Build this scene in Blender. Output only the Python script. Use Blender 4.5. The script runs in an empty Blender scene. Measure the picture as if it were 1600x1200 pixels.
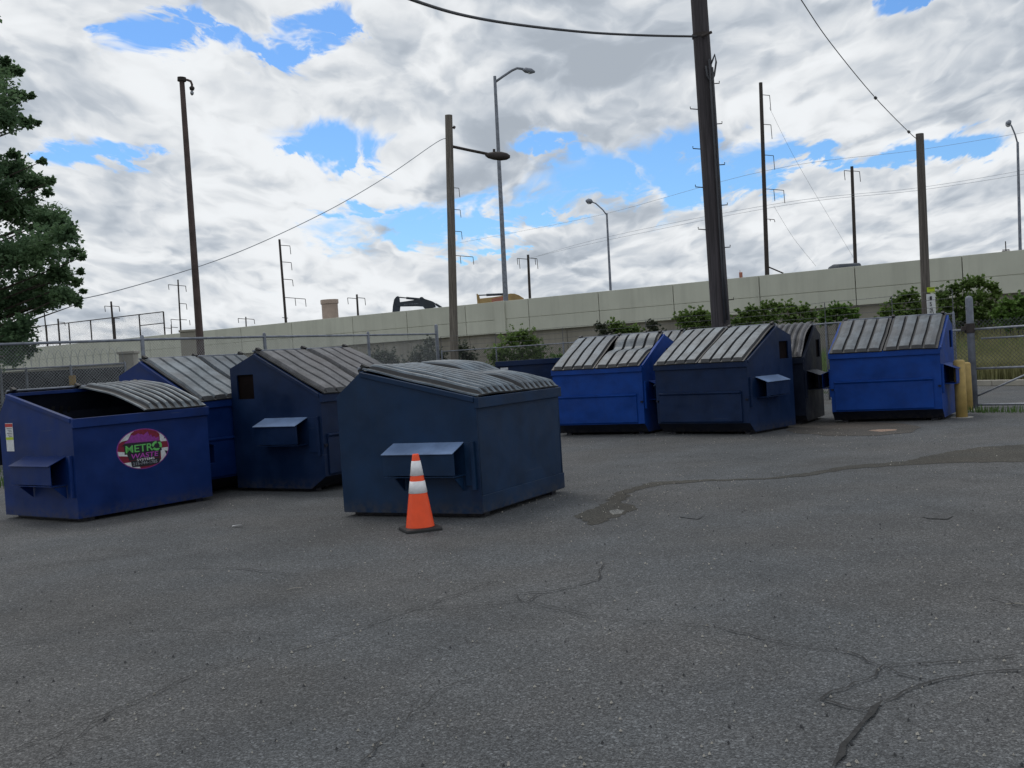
import bpy, bmesh, math, random
from mathutils import Vector, Matrix
import numpy as np
PI = math.pi
R = math.radians
random.seed(7)
sc = bpy.context.scene
C = sc.collection

# ------------------------------------------------------------------ camera
F_PX, PITCH, ROLL, EYE = 1721.4, 0.025992, 0.063788, 1.55
_c, _s, _cr, _sr = math.cos(PITCH), math.sin(PITCH), math.cos(ROLL), math.sin(ROLL)
FWD = Vector((0, _c, -_s)); _U = Vector((0, _s, _c)); _X = Vector((1, 0, 0))
RT = _cr * _X - _sr * _U
UP = _sr * _X + _cr * _U
cam_d = bpy.data.cameras.new('camera')
cam = bpy.data.objects.new('camera', cam_d); C.objects.link(cam)
cam_d.sensor_width = 36; cam_d.lens = F_PX / 1600 * 36; cam_d.clip_end = 5000; cam_d.clip_start = 0.05
m3 = Matrix((RT, UP, -FWD)).transposed()
cam.matrix_world = Matrix.Translation((0, 0, EYE)) @ m3.to_4x4()
sc.camera = cam
sc.view_settings.view_transform = 'Standard'; sc.view_settings.look = 'None'
sc.view_settings.exposure = 0; sc.view_settings.gamma = 1

def ray(px, py):
    return FWD + (px - 800) / F_PX * RT + (600 - py) / F_PX * UP
def at(px, py, Y):                       # point on the pixel's ray at ground distance Y
    d = ray(px, py); return Vector((0, 0, EYE)) + d * (Y / d.y)
def gnd(px, py, z=0.0):
    d = ray(px, py); return Vector((0, 0, EYE)) + d * ((z - EYE) / d.z)

# ------------------------------------------------------------------ node helper
class NT:
    def __init__(s, tree): s.t = tree; s.n = tree.nodes; s.l = tree.links
    def new(s, typ, ins=None, **kw):
        n = s.n.new(typ)
        for k, v in kw.items(): setattr(n, k, v)
        for k, v in (ins or {}).items(): s.set(n.inputs[k], v)
        return n
    def set(s, sock, v):
        if isinstance(v, bpy.types.NodeSocket): s.l.new(v, sock)
        else: sock.default_value = v
    def m(s, op, a, b=None, c=None, clamp=False):
        n = s.n.new('ShaderNodeMath'); n.operation = op; n.use_clamp = clamp
        for i, v in enumerate((a, b, c)):
            if v is not None: s.set(n.inputs[i], v)
        return n.outputs[0]
    def vm(s, op, a, b=None, scale=None):
        n = s.n.new('ShaderNodeVectorMath'); n.operation = op
        s.set(n.inputs[0], a)
        if b is not None: s.set(n.inputs[1], b)
        if scale is not None: s.set(n.inputs['Scale'], scale)
        return n.outputs[0]
    def noise(s, vec, scale, detail=4, rough=.5, dist=0.0, col=False):
        n = s.new('ShaderNodeTexNoise', {'Vector': vec, 'Scale': scale, 'Detail': detail, 'Roughness': rough, 'Distortion': dist})
        return n.outputs['Color' if col else 'Fac']
    def ss(s, v, a, b, lo=0.0, hi=1.0):
        n = s.new('ShaderNodeMapRange', {'Value': v, 'From Min': a, 'From Max': b, 'To Min': lo, 'To Max': hi}, interpolation_type='SMOOTHSTEP')
        return n.outputs[0]
    def mix(s, f, a, b, mode='MIX'):
        n = s.n.new('ShaderNodeMix'); n.data_type = 'RGBA'; n.blend_type = mode
        s.set(n.inputs[0], f)
        for i, v in ((6, a), (7, b)):
            if not isinstance(v, bpy.types.NodeSocket) and len(v) == 3: v = (*v, 1)
            s.set(n.inputs[i], v)
        return n.outputs[2]

# ------------------------------------------------------------------ world: sky and clouds
SUN_EL, SUN_AZ = R(60), R(-28)           # azimuth measured from +Y towards +X (sun behind cloud, ahead and to the left)
world = bpy.data.worlds.new('World'); sc.world = world; world.use_nodes = True
w = NT(world.node_tree); w.n.clear()
tc = w.new('ShaderNodeTexCoord').outputs['Generated']
sky = w.new('ShaderNodeTexSky', sky_type='NISHITA', sun_disc=False, sun_elevation=SUN_EL, sun_rotation=SUN_AZ)
sky.air_density = 1.0; sky.dust_density = 0.6; sky.ozone_density = 1.5
sx = w.new('ShaderNodeSeparateXYZ', {0: tc})
az = w.m('ARCTAN2', sx.outputs[0], sx.outputs[1]); el = w.m('ARCSINE', sx.outputs[2])
elp = w.m('MAXIMUM', el, 0.0)
pu = w.m('DIVIDE', az, w.m('ADD', elp, 0.24)); pv = w.m('MULTIPLY', w.m('LOGARITHM', w.m('ADD', elp, 0.12), math.e), 1.15)
P = w.new('ShaderNodeCombineXYZ', {0: pu, 1: pv, 2: w.m('MULTIPLY', sx.outputs[1], 0.3)}).outputs[0]
warp = w.vm('SCALE', w.vm('SUBTRACT', w.noise(P, 3.0, 3, col=True), (0.5, 0.5, 0.5)), scale=0.22)
PW = w.vm('ADD', P, warp)
warp2 = w.vm('SCALE', w.vm('SUBTRACT', w.noise(PW, 12.0, 4, .6, col=True), (0.5, 0.5, 0.5)), scale=0.075)
PW2 = w.vm('ADD', PW, warp2)
def billow(vec):                         # rounded heads with creases between them
    n = w.m('ABSOLUTE', w.m('SUBTRACT', w.noise(vec, 4.2, 1, 0.5), 0.5)); k = w.m('ABSOLUTE', w.m('SUBTRACT', w.noise(vec, 10.5, 2, 0.5), 0.5))
    return w.m('ADD', w.m('MULTIPLY', n, 1.5), w.m('MULTIPLY', k, 0.8))
def dens(vec, wv): return w.m('ADD', w.m('MULTIPLY', w.noise(vec, 2.7, 4, 0.5), 0.85), w.m('MULTIPLY', billow(wv), 0.45))
OFF = (0.0, 0.045, 0.0)
dA = dens(PW, PW2); dB_ = dens(w.vm('ADD', PW, OFF), w.vm('ADD', PW2, OFF))
n1 = w.noise(PW, 2.4, 8, 0.55)
n3 = w.noise(P, 1.15, 2, 0.5)
fine = w.noise(PW2, 13.0, 6, 0.6)
# clear patches of blue, as ellipses on the sky sphere (azimuth, elevation)
wob = w.m('MULTIPLY', w.m('SUBTRACT', fine, 0.5), 0.10)
wob2 = w.m('MULTIPLY', w.m('SUBTRACT', w.noise(PW, 6.0, 4, 0.6), 0.5), 0.16)
azw = w.m('ADD', w.m('ADD', az, wob), wob2); elw = w.m('ADD', w.m('ADD', el, w.m('MULTIPLY', wob, -0.4)), w.m('MULTIPLY', wob2, .35))
blobs = [(228,52,34,15),(285,26,22,16),(335,58,48,11),(430,70,70,15),(510,44,38,17),(158,236,40,20),(530,222,62,22),(552,240,34,18),
         (655,352,105,26),(560,333,45,11),(730,345,50,26),(850,222,62,13),(950,275,105,38),(862,320,55,20),(1060,240,60,30),(1085,280,60,30),
         (1175,262,50,26),(1380,242,60,13),(1475,234,80,13),(1230,256,60,10),(1420,2,30,12),(900,250,50,20),(735,400,40,8),(460,242,20,10)]
tot = None
for (bx, by, brx, bry) in blobs:
    d = ray(bx, by).normalized(); a0 = math.atan2(d.x, d.y); e0 = math.asin(d.z)
    da = w.m('MULTIPLY', w.m('SUBTRACT', azw, a0), F_PX / brx); de = w.m('MULTIPLY', w.m('SUBTRACT', elw, e0), F_PX / bry)
    r2 = w.m('ADD', w.m('MULTIPLY', da, da), w.m('MULTIPLY', de, de))
    g = w.m('EXPONENT', w.m('MULTIPLY', r2, -0.55))
    tot = g if tot is None else w.m('MAXIMUM', tot, g)
cov = w.m('SUBTRACT', w.m('ADD', w.m('MULTIPLY', dA, 0.55), w.m('ADD', w.m('MULTIPLY', fine, .62), 0.09)), w.m('MULTIPLY', tot, 0.70))
mask = w.ss(cov, 0.16, 0.52)
relief = w.m('MULTIPLY', w.m('SUBTRACT', dA, dB_), 2.3)
relief2 = w.m('MULTIPLY', w.m('SUBTRACT', fine, 0.5), 0.20)
big = w.m('MULTIPLY', w.m('SUBTRACT', n3, 0.5), -0.7)
thick = w.m('MULTIPLY', w.m('SUBTRACT', dA, 0.58), -1.0)
edge = w.m('MULTIPLY', tot, 0.15)
base = w.m('ADD', w.m('ADD', w.m('ADD', relief, relief2), w.m('ADD', w.m('ADD', big, thick), edge)), 0.635)
lowbright = w.ss(el, 0.0, 0.14, 0.03, 0.0)
val = w.m('ADD', w.ss(w.m('ADD', base, lowbright), 0.34, 1.04, 0.47, 0.90), 0.0)
tint = w.mix(w.ss(val, 0.42, 0.88), (0.85, 0.955, 1.09), (0.97, 1.0, 1.03))
cl = w.mix(1.0, tint, w.new('ShaderNodeCombineXYZ', {0: val, 1: val, 2: val}).outputs[0], 'MULTIPLY')
cl10 = w.vm('SCALE', cl, scale=10.0)
skyc = w.mix(1.0, sky.outputs[0], (0.66, 1.0, 1.38), 'MULTIPLY')
skyf = w.mix(mask, skyc, cl10)
bg = w.new('ShaderNodeBackground', {'Color': skyf, 'Strength': 0.1})
w.new('ShaderNodeOutputWorld', {'Surface': bg.outputs[0]})

sd = bpy.data.lights.new('sun', 'SUN'); sd.energy = 0.9; sd.angle = R(22); sd.color = (1, .96, .9)
so = bpy.data.objects.new('sun', sd); C.objects.link(so)
sdir = Vector((math.sin(SUN_AZ) * math.cos(SUN_EL), math.cos(SUN_AZ) * math.cos(SUN_EL), math.sin(SUN_EL)))
so.rotation_euler = (-sdir).to_track_quat('-Z', 'Y').to_euler()

# ------------------------------------------------------------------ materials
def new_mat(name):
    m = bpy.data.materials.new(name); m.use_nodes = True; t = NT(m.node_tree)
    b = m.node_tree.nodes['Principled BSDF']; return m, t, b
def bump(t, b, h, strength=.3, dist=.02):
    n = t.new('ShaderNodeBump', {'Height': h, 'Strength': strength, 'Distance': dist}); t.l.new(n.outputs[0], b.inputs['Normal'])
def mat(name, col, rough=.7, var=.25, scale=6, metal=0.0, bmp=.15, bscale=60, dirt=None, spec=.5, stretch=(1, 1, 1), darkspots=None):
    m, t, b = new_mat(name)
    co = t.vm('MULTIPLY', t.new('ShaderNodeTexCoord').outputs['Object'], stretch)
    n = t.noise(co, scale, 6, .6)
    lo = tuple(c * (1 - var) for c in col); hi = tuple(min(1, c * (1 + var)) for c in col)
    c = t.mix(t.ss(n, .3, .7), lo, hi)
    if dirt:
        n2 = t.noise(co, scale * 2.7, 8, .7)
        c = t.mix(t.ss(n2, dirt[1], dirt[1] + .14, 0, dirt[2]), c, dirt[0])
    t.set(b.inputs['Base Color'], c); b.inputs['Roughness'].default_value = rough
    b.inputs['Metallic'].default_value = metal; b.inputs['Specular IOR Level'].default_value = spec
    if bmp: bump(t, b, t.noise(co, bscale, 4, .6), bmp, .01)
    return m
def paint(name, col, grime=.2, rough=.45, spec=.24):
    """sheet steel paint: faded patches, rust scabs and chips, streaks, shallow dents"""
    m, t, b = new_mat(name)
    tcn = t.new('ShaderNodeTexCoord'); co = tcn.outputs['Object']
    oi = t.new('ShaderNodeObjectInfo').outputs['Random']
    co = t.vm('ADD', co, t.new('ShaderNodeCombineXYZ', {0: t.m('MULTIPLY', oi, 37.0), 1: 0.0, 2: 0.0}).outputs[0])
    n = t.noise(co, 2.2, 7, .62)
    c = t.mix(t.ss(n, .3, .72), tuple(x * .78 for x in col), tuple(min(1, x * 1.22 + .002) for x in col))
    st = t.noise(t.vm('MULTIPLY', co, (14, 14, .9)), 1.0, 5, .6)       # run-down streaks
    c = t.mix(t.ss(st, .52, .78, 0, grime), c, (.022, .034, .052))
    sc_ = t.noise(co, 9.0, 10, .75)
    chip = t.ss(sc_, .69, .72, 0, .7)
    c = t.mix(chip, c, (.06, .035, .025))
    scr = t.noise(t.vm('MULTIPLY', co, (1.1, 1.1, 46)), 1.0, 3, .5, .3)
    c = t.mix(t.m('MULTIPLY', t.ss(scr, .70, .74, 0, .5), t.ss(n, .45, .6)), c, (.07, .085, .12))
    z = t.new('ShaderNodeSeparateXYZ', {0: tcn.outputs['Object']}).outputs[2]
    low = t.m('MULTIPLY', t.ss(z, .02, .22, 1, 0), t.ss(t.noise(co, 14, 6, .7), .35, .62))
    c = t.mix(t.m('MULTIPLY', low, .55), c, (.06, .055, .05))
    t.set(b.inputs['Base Color'], c)
    t.set(b.inputs['Roughness'], t.ss(n, .2, .8, rough - .1, rough + .2))
    b.inputs['Specular IOR Level'].default_value = spec
    h = t.m('ADD', t.m('MULTIPLY', t.noise(co, 1.7, 2, .5), 1.0), t.m('MULTIPLY', sc_, .03))
    bump(t, b, h, .55, .05)
    return m
M = {}
M['navy'] = paint('navy_paint', (.0030, .016, .058))
M['slate'] = paint('slate_navy_paint', (.0045, .025, .070))
M['blue'] = paint('blue_paint', (.0022, .022, .125), grime=.10)
M['bright'] = paint('bright_blue_paint', (.0008, .042, .245), grime=.05)
M['black_paint'] = paint('black_paint', (.0022, .0065, .020), grime=.08)
M['inside'] = paint('dumpster_inside_paint', (.012, .016, .03), grime=.4)
M['chamfer'] = paint('underside_paint', (.006, .009, .022), grime=.3)
M['ltblue'] = paint('skylit_blue_paint', (.17, .25, .42), grime=.2)  # sky light on the sloped pocket tops, painted in as a paler blue
def lid_mat(name, top, groove=False):
    m, t, b = new_mat(name)
    co = t.new('ShaderNodeTexCoord').outputs['Object']
    oi = t.new('ShaderNodeObjectInfo').outputs['Random']
    co = t.vm('ADD', co, t.new('ShaderNodeCombineXYZ', {0: t.m('MULTIPLY', oi, 19.0), 1: 0.0, 2: 0.0}).outputs[0])
    n = t.noise(co, 5, 8, .68); n2 = t.noise(co, 1.6, 3, .5)
    c = t.mix(t.ss(n, .35, .68), tuple(x * .62 for x in top), tuple(x * 1.3 for x in top))
    c = t.mix(t.ss(n2, .45, .7, 0, .5), c, (top[0] * .75, top[1] * .62, top[2] * .58))
    c = t.mix(t.ss(t.noise(co, 24, 5, .7), .66, .72, 0, .6), c, (.4, .4, .42))
    t.set(b.inputs['Base Color'], c); b.inputs['Roughness'].default_value = .5
    bump(t, b, t.noise(co, 30, 6, .7), .25, .01)
    return m
M['lid'] = lid_mat('weathered_lid_plastic', (.102, .122, .142))
M['lid_brown'] = lid_mat('brown_dusted_lid_plastic', (.112, .112, .120))
M['lid_light'] = lid_mat('bleached_lid_plastic', (.155, .182, .205))
M['lid_slate'] = lid_mat('slate_lid_plastic', (.125, .160, .195))
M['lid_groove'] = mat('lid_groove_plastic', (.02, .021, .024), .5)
M['steel'] = mat('galvanised_steel', (.34, .36, .40), .45, .2, 9, .55, .1)
M['steel_dull'] = mat('dull_galvanised_steel', (.20, .22, .26), .6, .25, 5, .3, .1)
M['wire'] = mat('fence_wire', (.30, .32, .34), .5, .15, 3, .3, 0)
M['wire_dark'] = mat('dark_fence_wire', (.08, .085, .095), .6, .1, 3, 0, 0)
M['dark_metal'] = mat('dark_brown_steel', (.035, .027, .024), .7, .3, 4, 0, .1)
M['door_brown'] = mat('dark_brown_door', (.007, .004, .004), .8, .3, 6, spec=.1)
M['black'] = mat('black_rubber', (.012, .012, .013), .6, .3, 20)
M['cable'] = mat('cable_jacket', (.05, .052, .06), .6, .1, 3, 0, 0)
M['thin'] = mat('bare_wire', (.30, .32, .36), .6, .1, 3, 0, 0)
M['yellow'] = mat('yellow_bollard_paint', (.44, .31, .10), .6, .15, 8, 0, .15, 60, ((.10, .06, .03), .66, .8))
M['concrete'] = mat('pale_concrete', (.36, .34, .30), .9, .12, 3, 0, .2, 40)
M['pier'] = mat('pier_concrete', (.46, .36, .29), .9, .12, 1, 0, .2, 10)
M['white'] = mat('white_sticker', (.62, .64, .66), .5, .1, 30, 0, 0)
M['orange'] = mat('orange_plastic', (.96, .085, .012), .45, .06, 10, 0, .05, 40, ((.30, .05, .03), .64, .55))
M['reflect'] = mat('white_reflective_sleeve', (.82, .82, .84), .4, .07, 30, 0, 0, 0, ((.35, .33, .32), .66, .5))
M['red'] = mat('red_print', (.45, .03, .03), .5, .1, 30, 0, 0)
M['maroon'] = mat('maroon_print', (.20, .008, .03), .5, .2, 30, 0, 0)
M['purple'] = mat('purple_print', (.26, .035, .27), .5, .2, 30, 0, 0)
M['magenta'] = mat('pink_print', (.42, .06, .40), .5, .1, 30, 0, 0)
M['green'] = mat('green_print', (.13, .50, .12), .5, .15, 30, 0, 0)
M['ink'] = mat('black_print', (.012, .012, .02), .5, .1, 30, 0, 0)
M['ylabel'] = mat('yellow_green_tag', (.42, .55, .01), .5, .1, 30, 0, 0)
M['exc_dark'] = mat('dark_excavator_paint', (.022, .032, .045), .5, .2, 2)
M['exc_yellow'] = mat('yellow_excavator_paint', (.36, .24, .09), .5, .2, 2, 0, .1, 30, ((.08, .06, .04), .6, .7))
M['exc_red'] = mat('red_boom_patch', (.38, .14, .09), .5, .2, 2)
M['screen'] = mat('dark_privacy_screen', (.03, .033, .038), .9, .25, 2, 0, .1, 80)
# wood poles
def wood(name, col, streak=1.0):
    m, t, b = new_mat(name)
    co = t.new('ShaderNodeTexCoord').outputs['Object']
    n = t.noise(t.vm('MULTIPLY', co, (26, 26, .8)), 1.0, 6, .65, .4)
    n2 = t.noise(t.vm('MULTIPLY', co, (2, 2, .5)), 1.0, 4, .6)
    c = t.mix(t.ss(n, .3, .7), tuple(x * .5 for x in col), tuple(x * 1.4 for x in col))
    c = t.mix(t.ss(n2, .4, .65, 0, .45), c, tuple(x * .6 for x in col))
    t.set(b.inputs['Base Color'], c); b.inputs['Roughness'].default_value = .9
    bump(t, b, n, .7, .02); return m
M['wood_dark'] = wood('creosoted_pole_wood', (.060, .053, .058))
M['wood_grey'] = wood('weathered_pole_wood', (.17, .15, .13))
M['wood_brown'] = wood('brown_pole_wood', (.125, .110, .10))
# asphalt
def asphalt(name, tint=(1, 1, 1), dark=1.0, gl=.85):
    m, t, b = new_mat(name)
    co = t.new('ShaderNodeTexCoord').outputs['Object']
    v = t.new('ShaderNodeTexVoronoi', {'Vector': co, 'Scale': 140.0}); v2 = t.new('ShaderNodeTexVoronoi', {'Vector': co, 'Scale': 88.0})
    r1 = t.new('ShaderNodeSeparateXYZ', {0: v.outputs['Color']}).outputs[0]
    r2 = t.new('ShaderNodeSeparateXYZ', {0: v2.outputs['Color']}).outputs[1]
    big = t.noise(co, .22, 4, .55); mid = t.noise(co, 1.3, 6, .65); fin = t.noise(co, 45, 5, .7)
    g = t.m('ADD', .056, t.m('MULTIPLY', t.m('POWER', r1, 2.0), .125))
    g = t.m('ADD', g, t.m('MULTIPLY', t.ss(r2, .88, .99), .105))
    g = t.m('ADD', g, t.m('MULTIPLY', t.m('SUBTRACT', fin, .5), .16))
    g = t.m('MULTIPLY', g, t.ss(mid, .25, .75, .84, 1.16)); g = t.m('MULTIPLY', g, t.ss(big, .3, .7, .86, 1.14))
    # oil and tyre-darkened spots
    sp = t.noise(t.vm('MULTIPLY', co, (1, .55, 1)), .9, 5, .6)
    g = t.m('MULTIPLY', g, t.ss(sp, .56, .74, 1.0, .74))
    g = t.m('MAXIMUM', t.m('MULTIPLY', g, dark * .86), .008)
    col = t.mix(1.0, t.new('ShaderNodeCombineXYZ', {0: g, 1: g, 2: g}).outputs[0],
                t.mix(t.ss(t.noise(co, .5, 3), .35, .65), (.94 * tint[0], 1.0 * tint[1], 1.06 * tint[2]), (1.0 * tint[0], 1.0 * tint[1], 1.0 * tint[2])), 'MULTIPLY')
    t.set(b.inputs['Base Color'], col); b.inputs['Roughness'].default_value = gl
    b.inputs['Specular IOR Level'].default_value = .35
    h = t.m('ADD', t.m('MULTIPLY', v.outputs['Distance'], -1.0), t.m('MULTIPLY', mid, 1.5))
    bump(t, b, h, .5, .012)
    return m
M['asphalt'] = asphalt('asphalt')
M['asphalt_damp'] = asphalt('damp_asphalt', (1.12, 1.03, .86), .62, .95)
M['asphalt_dark'] = asphalt('oil_stained_asphalt', (1, 1, 1), .80, .7)
M['asphalt_rust'] = asphalt('rust_stained_asphalt', (1.12, .98, .84), .80)
M['asphalt_pale'] = asphalt('pale_worn_patch', (1.02, 1, .93), 1.9)
M['asphalt_orange'] = asphalt('orange_residue', (1.5, 1.0, .72), 2.4)
M['crack'] = mat('crack_fill', (.026, .026, .026), .95, .4, 30)
M['road'] = asphalt('road_asphalt', (.95, 1, 1.05), 1.0)
M['soil'] = mat('dry_grass_soil', (.085, .085, .045), 1.0, .5, 2, 0, .4, 12)
def leafm(name, a, b_, tr=.25):
    m, t, b = new_mat(name)
    co = t.new('ShaderNodeTexCoord').outputs['Object']
    n = t.noise(co, .9, 3, .6); n2 = t.noise(co, 9, 3, .6)
    c = t.mix(t.ss(t.m('ADD', t.m('MULTIPLY', n, .6), t.m('MULTIPLY', n2, .4)), .35, .65), a, b_)
    t.set(b.inputs['Base Color'], c); b.inputs['Roughness'].default_value = .6
    b.inputs['Specular IOR Level'].default_value = .25
    tl = t.new('ShaderNodeBsdfTranslucent', {'Color': c}); mx = t.new('ShaderNodeMixShader', {0: tr, 1: b.outputs[0], 2: tl.outputs[0]})
    t.l.new(mx.outputs[0], m.node_tree.nodes['Material Output'].inputs['Surface'])
    return m
M['leaf_tree'] = leafm('maple_leaves', (.085, .155, .085), (.17, .27, .13), .5)
M['leaf_a'] = leafm('bush_leaves', (.07, .125, .035), (.18, .27, .07), .35)
M['leaf_b'] = leafm('light_bush_leaves', (.07, .14, .03), (.16, .27, .06))
M['leaf_c'] = leafm('dull_vine_leaves', (.045, .065, .045), (.09, .10, .06))
M['dry_grass'] = leafm('dry_grass', (.17, .18, .075), (.33, .32, .16), .35)
M['green_grass'] = leafm('green_grass', (.04, .09, .02), (.10, .17, .05), .3)
M['bark'] = wood('bark', (.07, .055, .045))
def wallm(name, col, st=.25):
    m, t, b = new_mat(name)
    co = t.new('ShaderNodeTexCoord').outputs['Object']
    oi = t.new('ShaderNodeObjectInfo').outputs['Random']
    n = t.noise(co, .35, 5, .6); s_ = t.noise(t.vm('MULTIPLY', co, (1.6, 1.6, .12)), 1.0, 6, .65)
    c = t.mix(t.ss(n, .3, .7), tuple(x * .93 for x in col), tuple(x * 1.05 for x in col))
    c = t.mix(t.ss(s_, .45, .75, 0, st), c, tuple(x * .5 for x in col))
    s2 = t.noise(t.vm('MULTIPLY', co, (.5, .5, .05)), 1.0, 5, .6); c = t.mix(t.ss(s2, .5, .7, 0, st), c, tuple(x * .7 for x in col))
    c = t.mix(t.m('MULTIPLY', oi, .10), c, tuple(x * .6 for x in col))
    t.set(b.inputs['Base Color'], c); b.inputs['Roughness'].default_value = .9
    bump(t, b, t.noise(co, 12, 5, .6), .2, .01); return m
M['wall'] = wallm('barrier_concrete', (.54, .55, .475))
M['wall_low'] = wallm('stained_wall_concrete', (.27, .255, .22), .5)

# ------------------------------------------------------------------ object helpers
def tag(o, label=None, cat=None, group=None, kind=None):
    if label: o['label'] = label
    if cat: o['category'] = cat
    if group: o['group'] = group
    if kind: o['kind'] = kind
    return o
def empty(name, loc=(0, 0, 0), rz=0):
    o = bpy.data.objects.new(name, None); o.empty_display_size = .2
    o.location = loc; o.rotation_euler = (0, 0, rz); C.objects.link(o); return o
class MB:
    def __init__(s): s.v = []; s.f = []; s.mi = []
    def add(s, vs, fs, mi=0):
        b = len(s.v); s.v += [tuple(v) for v in vs]; s.f += [tuple(i + b for i in f) for f in fs]; s.mi += [mi] * len(fs); return s
    def box(s, x0, x1, y0, y1, z0, z1, mi=0):
        vs = [(x, y, z) for z in (z0, z1) for y in (y0, y1) for x in (x0, x1)]
        return s.add(vs, [(0, 2, 3, 1), (4, 5, 7, 6), (0, 1, 5, 4), (2, 6, 7, 3), (0, 4, 6, 2), (1, 3, 7, 5)], mi)
    def prism(s, poly, x0, x1, mi=0):      # poly in (y,z), extruded along x
        n = len(poly)
        vs = [(x0, y, z) for y, z in poly] + [(x1, y, z) for y, z in poly]
        return s.add(vs, [tuple(range(n)), tuple(range(2 * n - 1, n - 1, -1))] + [(i, i + n, (i + 1) % n + n, (i + 1) % n) for i in range(n)], mi)
    def tube(s, pts, r, n=8, mi=0, cap=True):
        pts = [Vector(p) for p in pts]; rs = r if isinstance(r, (list, tuple)) else [r] * len(pts)
        b = len(s.v); prev = None
        for i, p in enumerate(pts):
            d = (pts[min(i + 1, len(pts) - 1)] - pts[max(i - 1, 0)]).normalized()
            if prev is None:
                a = Vector((0, 0, 1)) if abs(d.z) < .9 else Vector((1, 0, 0)); u = d.cross(a).normalized()
            else: u = (prev - d * prev.dot(d)).normalized()
            prev = u; v = d.cross(u)
            for k in range(n):
                a = 2 * PI * k / n; s.v.append(tuple(p + (u * math.cos(a) + v * math.sin(a)) * rs[i]))
        for i in range(len(pts) - 1):
            for k in range(n):
                k2 = (k + 1) % n; s.f.append((b + i * n + k, b + i * n + k2, b + (i + 1) * n + k2, b + (i + 1) * n + k)); s.mi.append(mi)
        if cap:
            s.f.append(tuple(b + k for k in range(n - 1, -1, -1))); s.f.append(tuple(b + (len(pts) - 1) * n + k for k in range(n))); s.mi += [mi, mi]
        return s
    def lathe(s, prof, n=32, mi=0, c=(0, 0)):
        b = len(s.v)
        for r, z in prof:
            for k in range(n):
                a = 2 * PI * k / n; s.v.append((c[0] + r * math.cos(a), c[1] + r * math.sin(a), z))
        for i in range(len(prof) - 1):
            for k in range(n):
                k2 = (k + 1) % n; s.f.append((b + i * n + k, b + i * n + k2, b + (i + 1) * n + k2, b + (i + 1) * n + k)); s.mi.append(mi)
        return s
    def build(s, name, mats, parent=None, smooth=False, bevel=0, recalc=True):
        me = bpy.data.meshes.new(name); me.from_pydata(s.v, [], s.f)
        if not isinstance(mats, (list, tuple)): mats = [mats]
        for m in mats: me.materials.append(m)
        for p, i in zip(me.polygons, s.mi): p.material_index = i
        if recalc:
            bm = bmesh.new(); bm.from_mesh(me); bmesh.ops.recalc_face_normals(bm, faces=bm.faces); bm.to_mesh(me); bm.free()
        if smooth:
            for p in me.polygons: p.use_smooth = True
        o = bpy.data.objects.new(name, me); C.objects.link(o)
        if parent: o.parent = parent
        if bevel:
            md = o.modifiers.new('bevel', 'BEVEL'); md.width = bevel; md.segments = 2; md.limit_method = 'ANGLE'; md.angle_limit = R(40)
        return o
def text_mb(txt, wd, ht, place):
    """flat raised lettering stretched to wd x ht; place(u, v, n) -> point"""
    cu = bpy.data.curves.new('t', 'FONT'); cu.body = txt; cu.size = 1; cu.extrude = .01; cu.offset = .012
    o = bpy.data.objects.new('t', cu); C.objects.link(o)
    dg = bpy.context.evaluated_depsgraph_get(); me = bpy.data.meshes.new_from_object(o.evaluated_get(dg))
    co = np.array([v.co[:] for v in me.vertices]); mn = co.min(0); mx = co.max(0)
    b = MB(); vs = []
    for v in co:
        u = ((v[0] - mn[0]) / (mx[0] - mn[0]) - .5) * wd; vv = ((v[1] - mn[1]) / (mx[1] - mn[1]) - .5) * ht
        vs.append(place(u, vv, v[2] * .08))
    b.add(vs, [tuple(p.vertices) for p in me.polygons])
    bpy.data.objects.remove(o); bpy.data.curves.remove(cu); bpy.data.meshes.remove(me)
    return b

# ------------------------------------------------------------------ the ground
def jag(pts, amp, seg, closed=True, seed=1):
    rnd = random.Random(seed); out = []
    n = len(pts); rng = range(n) if closed else range(n - 1)
    for i in rng:
        a = Vector(pts[i]); b = Vector(pts[(i + 1) % n]); L = (b - a).length; k = max(1, int(L / seg))
        nrm = Vector((-(b - a).y, (b - a).x)).normalized()
        for j in range(k):
            q = a.lerp(b, j / k)
            if j: q = q + nrm * rnd.uniform(-amp, amp)
            out.append(q)
    if not closed: out.append(Vector(pts[-1]))
    return out
g = MB()
g.add([(-900, -300, -.03), (900, -300, -.03), (900, 1500, -.03), (-900, 1500, -.03)], [(0, 1, 2, 3)])
tag(g.build('ground', M['soil']), kind='structure')
lot = [(-14, -30), (40, -30), (40, -12), (21, 12.5), (13.0, 26.1), (12.0, 28.2), (9.3, 33), (7.9, 28.6), (-2.2, 39.5), (-6.6, 29.2), (-8.6, 25.9), (-10.5, 23.5), (-10.0, 20.2), (-7.9, 15.6), (-7.1, 14.3), (-9.8, 9), (-12, 4)]
pl = MB()
pl.add([(x, y, 0) for x, y in lot], [tuple(range(len(lot)))])
lay = [.003]
def patch(px, mi, amp=.03, seg=.18, seed=1, z=None):
    pts = [gnd(*p).xy for p in px]
    j = jag(pts, amp, seg, True, seed)
    zz = z or lay[0]; lay[0] += .0006
    pl.add([(p.x, p.y, zz) for p in j], [tuple(range(len(j)))], mi)
cv = lambda l: [(880 + .45 * x, 640 + .45 * y) for x, y in l]
patch(cv([(35, 370), (110, 340), (150, 322), (180, 290), (300, 254), (450, 245), (700, 239), (860, 219), (1000, 194), (1180, 181), (1270, 160), (1440, 131), (1620, 121), (1620, 182),
          (1380, 184), (1200, 193), (1000, 206), (850, 231), (700, 243), (480, 250), (330, 264), (240, 285), (195, 325), (245, 333), (262, 346), (180, 376), (100, 402)]), 1, .035, .07, 3)
patch(cv([(160, 352), (190, 346), (214, 352), (205, 362), (172, 366)]), 4, .01, .05, 4)
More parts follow.
